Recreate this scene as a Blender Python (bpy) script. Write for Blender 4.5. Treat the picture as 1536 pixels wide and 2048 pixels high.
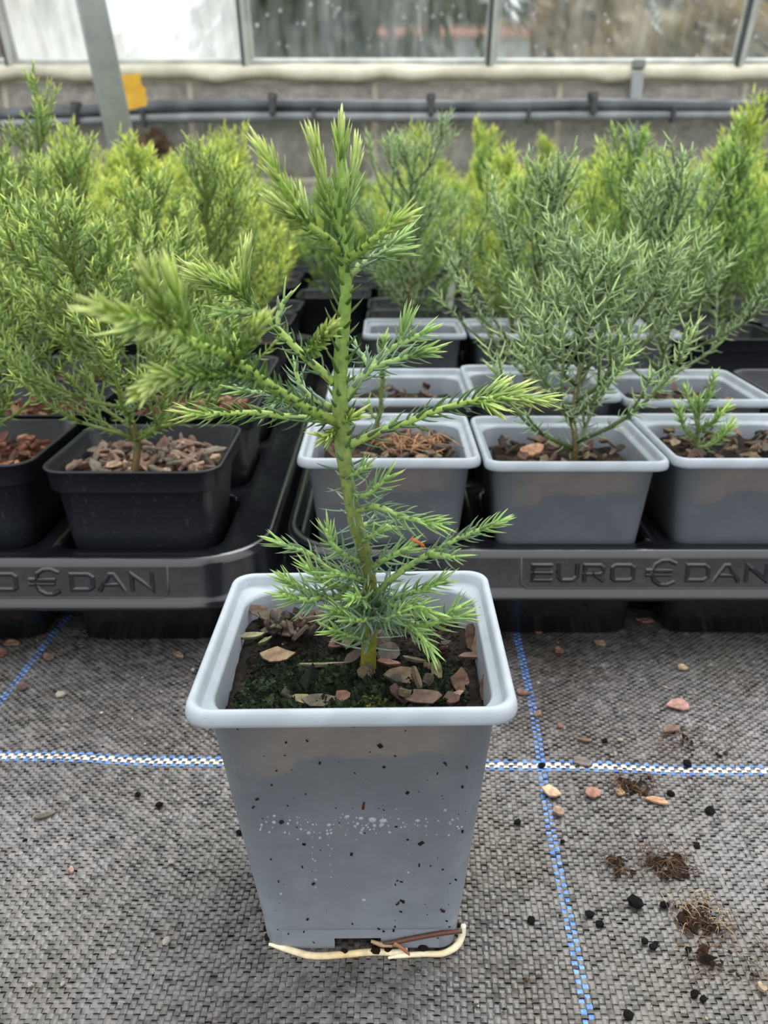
import bpy, math, random
import numpy as np
from mathutils import Vector, Matrix, Euler

# ------------------------------------------------------------------ clear
for o in list(bpy.data.objects):
    bpy.data.objects.remove(o, do_unlink=True)
scn = bpy.context.scene
COL = scn.collection

# ------------------------------------------------------------------ camera
F_PX = 1795.0
PITCH = math.radians(20.6)
CAM = Vector((0.0, 0.0, 0.236))
cd = bpy.data.cameras.new('camera')
cam = bpy.data.objects.new('camera', cd); COL.objects.link(cam)
cam.location = CAM
cam.rotation_euler = (math.pi/2 - PITCH, 0, 0)
cd.sensor_fit = 'VERTICAL'; cd.sensor_height = 36.0
cd.lens = F_PX/2048*36.0
cd.clip_start = 0.01; cd.clip_end = 200
cd.dof.use_dof = True
cd.dof.focus_distance = 0.285
cd.dof.aperture_fstop = cd.lens/1.6
scn.camera = cam

# ------------------------------------------------------------------ world: overcast sky
w = bpy.data.worlds.new('World'); scn.world = w; w.use_nodes = True
nt = w.node_tree; nt.nodes.clear()
out = nt.nodes.new('ShaderNodeOutputWorld'); bg = nt.nodes.new('ShaderNodeBackground')
tc = nt.nodes.new('ShaderNodeTexCoord'); sx = nt.nodes.new('ShaderNodeSeparateXYZ')
mr = nt.nodes.new('ShaderNodeMapRange')
mr.inputs[1].default_value = 0.0; mr.inputs[2].default_value = 1.0
mr.inputs[3].default_value = 0.80; mr.inputs[4].default_value = 1.15
nt.links.new(tc.outputs['Generated'], sx.inputs[0]); nt.links.new(sx.outputs[2], mr.inputs[0])
nt.links.new(mr.outputs[0], bg.inputs['Strength'])
bg.inputs['Color'].default_value = (0.95, 0.98, 1.0, 1)
nt.links.new(bg.outputs[0], out.inputs[0])

# the bright patch of cloud that hides the sun
sd = bpy.data.lights.new('sun', 'SUN'); sd.energy = 1.2; sd.angle = math.radians(40); sd.color = (1.0, 0.97, 0.92)
so = bpy.data.objects.new('sun', sd); COL.objects.link(so)
so.rotation_euler = (math.radians(-20), math.radians(10), 0)

scn.view_settings.view_transform = 'Standard'
scn.view_settings.look = 'None'
scn.view_settings.gamma = 1.0
scn.view_settings.use_curve_mapping = False
scn.view_settings.exposure = 0.88

# ------------------------------------------------------------------ helpers
CP, SP = math.cos(PITCH), math.sin(PITCH)
def ray(px, py):
    a = (px-768)/F_PX; b = (py-1024)/F_PX
    return Vector((a, CP - b*SP, -SP - b*CP))
def at(px, py, Y):
    d = ray(px, py); return CAM + d*(Y/d.y)
def atz(px, py, z=0.0):
    d = ray(px, py); return CAM + d*((z-CAM.z)/d.z)
def lin(r, g, b):
    f = lambda c: ((c/255+0.055)/1.055)**2.4 if c > 10 else c/255/12.92
    return (f(r), f(g), f(b))

def link(o, parent=None):
    COL.objects.link(o)
    if parent is not None: o.parent = parent
    return o
def tag(o, label=None, cat=None, group=None, kind=None):
    if label: o['label'] = label
    if cat: o['category'] = cat
    if group: o['group'] = group
    if kind: o['kind'] = kind
    return o
def empty(name, loc=(0, 0, 0), rz=0.0):
    o = bpy.data.objects.new(name, None); COL.objects.link(o)
    o.empty_display_size = 0.01; o.location = loc; o.rotation_euler = (0, 0, rz)
    return o
def mesh_np(name, V, faces, mats, cols=None, smooth=True, mat_idx=None):
    """faces: list of int arrays (n,3) / (n,4) or python lists"""
    me = bpy.data.meshes.new(name)
    V = np.asarray(V, dtype=np.float32)
    loops = []; starts = []; totals = []; s = 0
    for Fa in faces:
        if isinstance(Fa, np.ndarray) and Fa.ndim == 2:
            if len(Fa) == 0: continue
            k = Fa.shape[1]; loops.append(Fa.reshape(-1).astype(np.int32))
            starts.append(s + np.arange(len(Fa), dtype=np.int32)*k); totals.append(np.full(len(Fa), k, np.int32)); s += k*len(Fa)
        else:
            a = np.asarray(Fa, np.int32); loops.append(a); starts.append(np.array([s], np.int32)); totals.append(np.array([len(a)], np.int32)); s += len(a)
    L = np.concatenate(loops); S = np.concatenate(starts); T = np.concatenate(totals)
    me.vertices.add(len(V)); me.vertices.foreach_set('co', V.reshape(-1))
    me.loops.add(len(L)); me.loops.foreach_set('vertex_index', L)
    me.polygons.add(len(S)); me.polygons.foreach_set('loop_start', S); me.polygons.foreach_set('loop_total', T)
    me.polygons.foreach_set('use_smooth', np.full(len(S), smooth))
    if not isinstance(mats, (list, tuple)): mats = [mats]
    for m in mats: me.materials.append(m)
    if mat_idx is not None: me.polygons.foreach_set('material_index', np.asarray(mat_idx, np.int32))
    if cols is not None:
        c = np.ones((len(V), 4), np.float32); c[:, :3] = cols
        at_ = me.color_attributes.new('col', 'FLOAT_COLOR', 'POINT'); at_.data.foreach_set('color', c.reshape(-1))
    me.update(calc_edges=True); me.validate()
    return me
def obj(name, me, parent=None):
    return link(bpy.data.objects.new(name, me), parent)
def copy_tree(o, parent=None):
    c = o.copy(); COL.objects.link(c)
    c.parent = parent
    for ch in o.children: copy_tree(ch, c)
    return c

class MB:
    """collects quads / polygons with optional vertex colour"""
    def __init__(s): s.v = []; s.f = []; s.c = []
    def add(s, V, Fs, col=(1, 1, 1)):
        b = len(s.v); s.v += [tuple(p) for p in V]; s.f += [[b+i for i in f] for f in Fs]; s.c += [col]*len(V)
    def box(s, c, h, M=None, col=(1, 1, 1)):
        P = [Vector((x*h[0], y*h[1], z*h[2])) for x in (-1, 1) for y in (-1, 1) for z in (-1, 1)]
        if M is not None: P = [M @ p for p in P]
        P = [p + Vector(c) for p in P]
        s.add(P, [[0, 1, 3, 2], [4, 6, 7, 5], [0, 4, 5, 1], [2, 3, 7, 6], [0, 2, 6, 4], [1, 5, 7, 3]], col)
    def loft(s, loops, close_start=False, close_end=False, col=(1, 1, 1)):
        n = len(loops[0]); V = [p for l in loops for p in l]; Fs = []
        for k in range(len(loops)-1):
            for i in range(n):
                j = (i+1) % n
                Fs.append([k*n+i, k*n+j, (k+1)*n+j, (k+1)*n+i])
        if close_start: Fs.append(list(range(n))[::-1])
        if close_end: Fs.append([(len(loops)-1)*n+i for i in range(n)])
        s.add(V, Fs, col)
    def tube(s, pts, rad, n=8, col=(1, 1, 1), caps=True):
        pts = [Vector(p) for p in pts]
        if not hasattr(rad, '__len__'): rad = [rad]*len(pts)
        loops = []; ref = None
        for i, p in enumerate(pts):
            t = (pts[min(i+1, len(pts)-1)] - pts[max(i-1, 0)]).normalized()
            if ref is None:
                ref = t.orthogonal().normalized()
            ref = (ref - t*ref.dot(t)).normalized(); b = t.cross(ref)
            loops.append([p + (ref*math.cos(2*math.pi*k/n) + b*math.sin(2*math.pi*k/n))*rad[i] for k in range(n)])
        s.loft(loops, caps, caps, col)
    def mesh(s, name, mats, smooth=True, color=False):
        return mesh_np(name, s.v, [list(f) for f in s.f], mats, np.array(s.c) if color else None, smooth)
def build(mb, name, mat, parent=None, smooth=True, color=False, bevel=0, seg=2):
    o = obj(name, mb.mesh(name, mat, smooth, color), parent)
    if bevel:
        b = o.modifiers.new('bevel', 'BEVEL'); b.width = bevel; b.segments = seg; b.limit_method = 'ANGLE'; b.angle_limit = math.radians(40)
    return o
def rrect(hx, hy, r, z, n=5):
    """rounded rectangle loop, counter-clockwise, 4*(n+1)*? points incl. mid-edge points"""
    P = []
    for (cx, cy, a0) in ((hx-r, hy-r, 0), (-hx+r, hy-r, 90), (-hx+r, -hy+r, 180), (hx-r, -hy+r, 270)):
        for k in range(n+1):
            a = math.radians(a0 + 90*k/n)
            P.append(Vector((cx + r*math.cos(a), cy + r*math.sin(a), z)))
    return P
def catmull(P, n=10):
    P = [np.array(p, float) for p in P]
    Q = [2*P[0]-P[1]] + P + [2*P[-1]-P[-2]]
    out_ = []
    for i in range(1, len(Q)-2):
        for k in range(n):
            t = k/n
            out_.append(0.5*((2*Q[i]) + (-Q[i-1]+Q[i+1])*t + (2*Q[i-1]-5*Q[i]+4*Q[i+1]-Q[i+2])*t*t + (-Q[i-1]+3*Q[i]-3*Q[i+1]+Q[i+2])*t**3))
    out_.append(P[-1])
    return np.array(out_)

# ------------------------------------------------------------------ materials
def mat(name, color=(0.5, 0.5, 0.5), rough=0.5, **kw):
    m = bpy.data.materials.new(name); m.use_nodes = True
    b = m.node_tree.nodes['Principled BSDF']
    b.inputs['Base Color'].default_value = (*color, 1); b.inputs['Roughness'].default_value = rough
    for k, v in kw.items(): b.inputs[k].default_value = v
    return m
def nodes(m): return m.node_tree.nodes, m.node_tree.links, m.node_tree.nodes['Principled BSDF']
def noise(m, scale, detail=4, rough=0.55, vec=None, coord='Object'):
    N, L, b = nodes(m)
    t = N.new('ShaderNodeTexNoise'); t.inputs['Scale'].default_value = scale; t.inputs['Detail'].default_value = detail; t.inputs['Roughness'].default_value = rough
    if vec is None:
        c = N.new('ShaderNodeTexCoord'); L.new(c.outputs[coord], t.inputs['Vector'])
    else: L.new(vec, t.inputs['Vector'])
    return t
def ramp(m, src, stops):
    N, L, b = nodes(m)
    r = N.new('ShaderNodeValToRGB'); e = r.color_ramp.elements
    while len(e) > 1: e.remove(e[-1])
    e[0].position = stops[0][0]; e[0].color = (*stops[0][1], 1)
    for p, c in stops[1:]:
        k = e.new(p); k.color = (*c, 1)
    L.new(src, r.inputs[0]); return r
def mixc(m, fac, a, bcol, mode='MIX'):
    N, L, b = nodes(m)
    x = N.new('ShaderNodeMix'); x.data_type = 'RGBA'; x.blend_type = mode
    for inp, v in ((x.inputs[0], fac), (x.inputs[6], a), (x.inputs[7], bcol)):
        if isinstance(v, (int, float)): inp.default_value = v
        elif isinstance(v, tuple): inp.default_value = (*v, 1)
        else: L.new(v, inp)
    return x.outputs[2]
def bump(m, src, strength=0.3, dist=0.001):
    N, L, b = nodes(m)
    n = N.new('ShaderNodeBump'); n.inputs['Strength'].default_value = strength; n.inputs['Distance'].default_value = dist
    L.new(src, n.inputs['Height']); L.new(n.outputs[0], b.inputs['Normal']); return n
def setc(m, sock):
    N, L, b = nodes(m); L.new(sock, b.inputs['Base Color'])

def plain_noise_mat(name, c0, c1, rough, scale, bscale=None, bstr=0.3, bdist=0.001, **kw):
    m = mat(name, c0, rough, **kw)
    t = noise(m, scale); r = ramp(m, t.outputs[0], [(0.35, c0), (0.65, c1)]); setc(m, r.outputs[0])
    if bscale:
        t2 = noise(m, bscale); bump(m, t2.outputs[0], bstr, bdist)
    return m

# foliage: colour per needle from a vertex colour, thin leaf lets light through
def foliage_mat(name, rough=0.36, trans=0.35):
    m = mat(name, (0.2, 0.4, 0.1), rough)
    N, L, b = nodes(m)
    a = N.new('ShaderNodeAttribute'); a.attribute_name = 'col'
    L.new(a.outputs['Color'], b.inputs['Base Color'])
    b.inputs['Specular IOR Level'].default_value = 0.6
    tr = N.new('ShaderNodeBsdfTranslucent'); L.new(a.outputs['Color'], tr.inputs['Color'])
    mx = N.new('ShaderNodeMixShader'); mx.inputs[0].default_value = trans
    o_ = N['Material Output']
    L.new(b.outputs[0], mx.inputs[1]); L.new(tr.outputs[0], mx.inputs[2]); L.new(mx.outputs[0], o_.inputs['Surface'])
    return m
M_NEEDLE = foliage_mat('needle')
M_NEEDLE_FAR = foliage_mat('needle_far', 0.5, 0.42)
def attr_mat(name, rough, bscale=0, bstr=0.4, bdist=0.0006, var=0.35, vscale=250, **kw):
    m = mat(name, (0.3, 0.3, 0.3), rough, **kw)
    N, L, b = nodes(m)
    a = N.new('ShaderNodeAttribute'); a.attribute_name = 'col'
    t = noise(m, vscale)
    r = ramp(m, t.outputs[0], [(0.3, (1-var,)*3), (0.7, (1+var,)*3)])
    setc(m, mixc(m, 1.0, a.outputs['Color'], r.outputs[0], 'MULTIPLY'))
    if bscale:
        t2 = noise(m, bscale); bump(m, t2.outputs[0], bstr, bdist)
    return m
M_STEM = attr_mat('green_stem', 0.5, 900, 0.25, 0.0004, 0.25, 600)
M_CHIP = attr_mat('bark_chip', 0.75, 700, 0.6, 0.0006, 0.45, 450)
M_SOIL = attr_mat('dark_soil', 0.9, 900, 0.9, 0.001, 0.6, 500, **{'Specular IOR Level': 0.2})
M_ROOT = attr_mat('root_skin', 0.5, 800, 0.3, 0.0003, 0.2, 300)

# grey pot plastic: wet blue-grey below, dry warm band with a ragged edge above, dirt specks
def pot_mat(name, dry=True):
    wet = lin(134, 140, 148); dryc = lin(158, 152, 149)
    m = mat(name, wet, 0.42); N, L, b = nodes(m)
    b.inputs['Specular IOR Level'].default_value = 0.35
    tcn = N.new('ShaderNodeTexCoord'); sp = N.new('ShaderNodeSeparateXYZ'); L.new(tcn.outputs['Object'], sp.inputs[0])
    n1 = noise(m, 48, 5, 0.6)
    # height + noise -> dry factor, only on the body (below the lip)
    a = N.new('ShaderNodeMath'); a.operation = 'MULTIPLY_ADD'; L.new(n1.outputs[0], a.inputs[0]); a.inputs[1].default_value = 0.046; L.new(sp.outputs[2], a.inputs[2])
    up = N.new('ShaderNodeMapRange'); up.inputs[1].default_value = 0.1000; up.inputs[2].default_value = 0.1035; L.new(a.outputs[0], up.inputs[0])
    lip = N.new('ShaderNodeMapRange'); lip.inputs[1].default_value = 0.0942; lip.inputs[2].default_value = 0.0932; L.new(sp.outputs[2], lip.inputs[0])
    yy = N.new('ShaderNodeMath'); yy.operation = 'LESS_THAN'; L.new(sp.outputs[1], yy.inputs[0]); yy.inputs[1].default_value = -0.02
    f1 = N.new('ShaderNodeMath'); f1.operation = 'MULTIPLY'; L.new(up.outputs[0], f1.inputs[0]); L.new(lip.outputs[0], f1.inputs[1])
    f2 = N.new('ShaderNodeMath'); f2.operation = 'MULTIPLY'; L.new(f1.outputs[0], f2.inputs[0]); L.new(yy.outputs[0], f2.inputs[1])
    xa = N.new('ShaderNodeMath'); xa.operation = 'ABSOLUTE'; L.new(sp.outputs[0], xa.inputs[0])
    xm = N.new('ShaderNodeMapRange'); xm.inputs[1].default_value = 0.036; xm.inputs[2].default_value = 0.022; L.new(xa.outputs[0], xm.inputs[0])
    f3 = N.new('ShaderNodeMath'); f3.operation = 'MULTIPLY'; L.new(f2.outputs[0], f3.inputs[0]); L.new(xm.outputs[0], f3.inputs[1])
    c = mixc(m, f3.outputs[0], wet, dryc)
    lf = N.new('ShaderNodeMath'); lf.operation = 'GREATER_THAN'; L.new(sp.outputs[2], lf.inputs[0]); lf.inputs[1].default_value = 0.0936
    c = mixc(m, lf.outputs[0], c, lin(168, 176, 184))  # dry lip; the light falling on it is also put into this paler colour
    # faint water film blotches
    n2 = noise(m, 70, 3); r2 = ramp(m, n2.outputs[0], [(0.45, (0.94,)*3), (0.62, (1.06,)*3)])
    c = mixc(m, 1.0, c, r2.outputs[0], 'MULTIPLY')
    # specks of soil
    n3 = noise(m, 900, 2, 0.5); n4 = noise(m, 60, 2)
    mm = N.new('ShaderNodeMath'); mm.operation = 'MULTIPLY_ADD'; L.new(n4.outputs[0], mm.inputs[0]); mm.inputs[1].default_value = 0.2; L.new(n3.outputs[0], mm.inputs[2])
    r3 = ramp(m, mm.outputs[0], [(0.865, (0, 0, 0)), (0.885, (1, 1, 1))])
    c = mixc(m, r3.outputs[0], c, (0.03, 0.024, 0.018))
    setc(m, c)
    r4 = ramp(m, n2.outputs[0], [(0.4, (0.5,)*3), (0.62, (0.32,)*3)]); L.new(r4.outputs[0], b.inputs['Roughness'])
    return m
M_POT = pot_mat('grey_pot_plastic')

M_BLACK = mat('black_pot_plastic', (0.013, 0.015, 0.020), 0.38)
t = noise(M_BLACK, 400, 3); r = ramp(M_BLACK, t.outputs[0], [(0.6, (0.012, 0.014, 0.019)), (0.78, (0.05, 0.048, 0.045))]); setc(M_BLACK, r.outputs[0])
M_TRAY = mat('black_tray_plastic', (0.026, 0.029, 0.037), 0.33, **{'Specular IOR Level': 0.85})
t = noise(M_TRAY, 160, 6, 0.7); r = ramp(M_TRAY, t.outputs[0], [(0.55, (0.009, 0.010, 0.013)), (0.72, (0.013, 0.014, 0.017)), (0.86, (0.06, 0.058, 0.055))]); setc(M_TRAY, r.outputs[0])
r = ramp(M_TRAY, t.outputs[0], [(0.4, (0.12,)*3), (0.75, (0.30,)*3)]); nodes(M_TRAY)[1].new(r.outputs[0], nodes(M_TRAY)[2].inputs['Roughness'])
M_DROP = mat('water', (0.9, 0.95, 1), 0.03, **{'Transmission Weight': 0.75, 'IOR': 1.33})
M_WHITE_TAG = mat('white_tag_plastic', lin(225, 228, 228), 0.4)

# ------------------------------------------------------------------ floor: woven ground-cover fabric
def fab_h(x, y):
    return 0.0006*np.sin(x*31+1.3+y*6)*np.cos(y*27-x*9+0.4) + 0.0004*np.sin(x*83+y*41)
X_LINE_Y = 0.3205          # the cross line runs along X here
def fabric_mat(name, dark=False):
    m = mat(name, (0.08, 0.08, 0.08), 0.5); N, L, b = nodes(m)
    g = N.new('ShaderNodeNewGeometry')
    n1 = noise(m, 9, 5, 0.6, g.outputs['Position']); n2 = noise(m, 160, 4, 0.6, g.outputs['Position']); n3 = noise(m, 5.2, 4, 0.65, g.outputs['Position'])
    r1 = ramp(m, n1.outputs[0], [(0.32, lin(62, 57, 53)), (0.68, lin(110, 107, 106))])
    r2 = ramp(m, n2.outputs[0], [(0.3, (0.5,)*3), (0.7, (1.45,)*3)])
    c = mixc(m, 1.0, r1.outputs[0], r2.outputs[0], 'MULTIPLY')
    # olive algae film, left of and behind the pot
    r3 = ramp(m, n3.outputs[0], [(0.5, (0, 0, 0)), (0.72, (0.55,)*3)])
    c = mixc(m, r3.outputs[0], c, lin(92, 86, 52))
    n5 = noise(m, 22, 4, 0.6, g.outputs['Position']); r5 = ramp(m, n5.outputs[0], [(0.62, (0, 0, 0)), (0.74, (0.6,)*3)])
    c = mixc(m, r5.outputs[0], c, lin(70, 52, 36))
    # sparkling grit
    n4 = noise(m, 1500, 1, 0.5, g.outputs['Position']); r4 = ramp(m, n4.outputs[0], [(0.77, (0, 0, 0)), (0.81, (1, 1, 1))])
    c = mixc(m, r4.outputs[0], c, lin(205, 195, 180))
    if dark: c = mixc(m, 1.0, c, (0.30, 0.30, 0.30), 'MULTIPLY')
    setc(m, c)
    rr = ramp(m, n2.outputs[0], [(0.3, (0.28,)*3), (0.7, (0.5,)*3)]); L.new(rr.outputs[0], b.inputs['Roughness'])
    b.inputs['Specular IOR Level'].default_value = 0.7
    return m
M_TAPE = fabric_mat('woven_tape'); M_FABRIC = fabric_mat('fabric_ground', True)
M_TAPE_B = plain_noise_mat('blue_tape', lin(60, 110, 190), lin(112, 158, 220), 0.45, 300)
M_TAPE_W = plain_noise_mat('white_tape', lin(205, 205, 190), lin(240, 240, 230), 0.45, 250)

gx = np.linspace(-3.2, 3.2, 61); gy = np.linspace(-1.2, 2.46, 61)
gx = np.unique(np.concatenate([gx, np.linspace(-0.45, 0.45, 91)])); gy = np.unique(np.concatenate([gy, np.linspace(0.0, 0.55, 60)]))
XX, YY = np.meshgrid(gx, gy); V = np.stack([XX, YY, fab_h(XX, YY)-0.0009], -1).reshape(-1, 3)
nx = len(gx); ii, jj = np.meshgrid(np.arange(nx-1), np.arange(len(gy)-1)); a = (jj*nx+ii).reshape(-1)
floor = obj('floor', mesh_np('floor', V, [np.stack([a, a+1, a+1+nx, a+nx], 1)], M_FABRIC)); tag(floor, kind='structure')
floor['label'] = 'woven black ground-cover fabric with blue and white tracer threads'

def tape_patches(cx, cy, lx, ly, along_x, h, seg=4):
    """arched little tape floats; returns V,F"""
    n = len(cx); s = np.linspace(-1, 1, seg+1); t_ = np.array([-1.0, 1.0])
    S, T = np.meshgrid(s, t_, indexing='ij'); S = S.reshape(-1); T = T.reshape(-1)
    u = S*0.5; v = T*0.5
    prof = h*(1-np.abs(S)**2.2*1.9)
    if along_x: X = cx[:, None] + u[None]*lx[:, None]; Y = cy[:, None] + v[None]*ly[:, None]
    else: X = cx[:, None] + v[None]*lx[:, None]; Y = cy[:, None] + u[None]*ly[:, None]
    X = X + np.random.RandomState(3).normal(0, 0.00007, X.shape); 
    rz_ = np.random.RandomState(4); Z = fab_h(X, Y) + prof[None] + rz_.normal(0, 0.00006, (n, 1)) + S[None]*rz_.normal(0, .00009, (n, 1)) + T[None]*rz_.normal(0, .00010, (n, 1))
    V = np.stack([X, Y, Z], -1).reshape(-1, 3); k = (seg+1)*2
    f = []
    for q in range(seg): f.append([2*q, 2*q+2, 2*q+3, 2*q+1] if along_x else [2*q, 2*q+1, 2*q+3, 2*q+2])
    F = (np.arange(n)[:, None, None]*k + np.array(f)[None]).reshape(-1, 4)
    return V, F
PX, PY = 0.0020, 0.0018
gi = np.arange(-184, 185); gj = np.arange(30, 262)
I, J = np.meshgrid(gi, gj); I = I.reshape(-1); J = J.reshape(-1)
rs = np.random.RandomState(11)
def skew_x(I, J): return I*PX + (J*PY-0.32)*0.055 + 0.0006*np.sin(J*0.07)
def wob_y(I, J): return J*PY - I*PX*0.030 + 0.0005*np.sin(I*0.05)
par = (I+J) % 2 == 0
JL = int(round(X_LINE_Y/PY))
line_rows = {JL-1: 'b', JL: 'w', JL+1: 'w', JL+2: 'b'}
# lengthwise tracer columns, fixed at two places of the fabric
def col_of(px, py):
    p = atz(px, py); return int(round((p.x - (p.y-0.32)*0.055)/PX))
c1 = col_of(1105, 1700); c2 = col_of(25, 1370)
line_cols = {c1: 1, c1+1: 1, c2: 1, c2+1: 1}
def do_patch(sel, along_x, name, m, parent=floor, stuff=False):
    i = I[sel]; j = J[sel]; r_ = np.random.RandomState(5)
    cx = skew_x(i, j); cy = wob_y(i, j); n = len(i)
    if along_x: V, Fq = tape_patches(cx, cy, PX*r_.uniform(1.5, 1.78, n), PY*r_.uniform(0.82, 0.97, n), True, 0.00030)
    else: V, Fq = tape_patches(cx, cy, PX*r_.uniform(0.72, 0.9, n), PY*r_.uniform(1.25, 1.5, n), False, 0.00023)
    o = obj(name, mesh_np(name, V, [Fq], m), parent)
    if stuff: o['kind'] = 'stuff'
    return o
in_row = np.isin(J, list(line_rows)); in_col = np.isin(I, list(line_cols))
do_patch(par & ~in_row, True, 'woven_cross_tapes', M_TAPE, stuff=True)
do_patch(~par & ~in_col, False, 'woven_lengthwise_tapes', M_TAPE, stuff=True)
for j_, c_ in line_rows.items():
    do_patch(par & (J == j_), True, 'blue_thread' if c_ == 'b' else 'white_thread', M_TAPE_B if c_ == 'b' else M_TAPE_W)
for i_ in line_cols:
    do_patch(~par & (I == i_), False, 'blue_thread', M_TAPE_B)

# ------------------------------------------------------------------ block wall
WALL_Y = 2.44
M_BLOCK = mat('concrete_block', (0.3, 0.3, 0.28), 0.9)
t = noise(M_BLOCK, 28, 8, 0.75); r = ramp(M_BLOCK, t.outputs[0], [(0.3, lin(130, 125, 119)), (0.5, lin(170, 165, 157)), (0.72, lin(200, 195, 184))])
t3 = noise(M_BLOCK, 3.0, 3, 0.6, None, 'Object'); r3 = ramp(M_BLOCK, t3.outputs[0], [(0.35, (0.8, 0.79, 0.78)), (0.65, (1.1, 1.1, 1.08))]); setc(M_BLOCK, mixc(M_BLOCK, 1.0, r.outputs[0], r3.outputs[0], 'MULTIPLY'))
t2 = noise(M_BLOCK, 60, 6, 0.7); bump(M_BLOCK, t2.outputs[0], 0.9, 0.012)
M_MORTAR = plain_noise_mat('mortar', lin(206, 196, 182), lin(180, 172, 158), 0.9, 25, 80, 0.6, 0.006)
M_SILL = plain_noise_mat('sill_render', lin(196, 190, 170), lin(226, 220, 200), 0.85, 9, 40, 0.5, 0.006)
M_DIRT = plain_noise_mat('rubble_dirt', lin(70, 52, 38), lin(140, 118, 92), 0.95, 18, 40, 1.0, 0.02)
wall = MB()
wall.box((0, WALL_Y+0.075, 0.235), (3.2, 0.06, 0.235))
wall_o = build(wall, 'wall_back', M_MORTAR, smooth=False); tag(wall_o, 'low rough grey concrete block wall under the glazing', kind='structure')
def block_mesh(w_, h_, cut=0):
    mb = MB(); nx_, nz_ = 12, 6; R = random.Random(int(w_*1000)+cut*7)
    V = []; Fs = []
    for k in range(nz_+1):
        for i in range(nx_+1):
            x = -w_/2 + w_*i/nx_; z = -h_/2 + h_*k/nz_
            e = (i in (0, nx_)) or (k in (0, nz_))
            y = 0.012 if e else R.uniform(-0.006, 0.001)
            if e: x += R.uniform(-.003, .003); z += R.uniform(-.003, .003)
            if cut and i == 0: x += cut*0.0
            V.append((x, y, z))
    for k in range(nz_):
        for i in range(nx_):
            a_ = k*(nx_+1)+i
            cx_ = -w_/2 + w_*(i+.5)/nx_; cz_ = -h_/2 + h_*(k+.5)/nz_
            if cut and cx_ < -w_/2 + 0.10*(1.0 - 0.55*(cz_+h_/2)/h_*0 - (0.5 if k < 2 else 0.0)) and cut == 1: continue
            Fs.append([a_, a_+1, a_+nx_+2, a_+nx_+1])
    mb.add(V, Fs)
    # back rim for thickness
    b0 = [(-w_/2, 0.012, -h_/2), (w_/2, 0.012, -h_/2), (w_/2, 0.012, h_/2), (-w_/2, 0.012, h_/2)]
    b1 = [(x, 0.05, z) for x, y, z in b0]
    mb.loft([b0, b1])
    return mb.mesh('block', M_BLOCK)
BW, BH, MJ = 0.442, 0.216, 0.018
bm_full = block_mesh(BW, BH); bm_cut = block_mesh(BW, BH, 1)
xj = at(1119, 230, WALL_Y).x   # a vertical joint of the upper course
for c_, z0 in ((0, 0.011), (1, 0.243)):
    for k in range(-7, 7):
        x = xj + (k+0.5)*(BW+MJ) + (0.0 if c_ == 1 else 0.0)
        if abs(x) > 3.0: continue
        use_cut = (c_ == 0 and False)
        o = obj('block', bm_cut if use_cut else bm_full, wall_o)
        o.location = (x, WALL_Y, z0 + BH/2 - 0.012)
# sill band
sb = MB(); R = random.Random(5); n = 90; L0 = []
for i in range(n+1):
    x = -3.1 + 6.2*i/n
    zt = 0.492 + 0.002*R.uniform(-1, 1); zb = 0.452 + R.uniform(-.006, .006); yf = WALL_Y-0.016+R.uniform(-.003, .003)
    L0.append([(x, WALL_Y+0.13, zb), (x, yf+0.01, zb), (x, yf, zb+0.008), (x, yf, zb+0.022), (x, yf+0.012, zt-0.006), (x, yf+0.03, zt), (x, WALL_Y+0.13, zt)])
sb.loft(L0, True, True); sill = build(sb, 'trim_1', M_SILL); tag(sill, 'cream rendered ledge along the top of the block wall', kind='structure')
# broken gap with rubble in the lower course, seen beside the post
hole = MB(); p = at(300, 292, WALL_Y)
Rr = random.Random(9)
for k in range(16):
    q = p + Vector((Rr.uniform(-.045, .04), -0.02+Rr.uniform(-.012, .006), Rr.uniform(-.05, .045)))
    Mx = Euler((Rr.uniform(0, 3), Rr.uniform(0, 3), Rr.uniform(0, 3))).to_matrix()
    s_ = Rr.uniform(.010, .022); hole.box(q, (s_, s_*.7, s_*.5), Mx)
o = build(hole, 'crumbled_mortar', M_DIRT, wall_o, False, bevel=0.002, seg=1)

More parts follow.
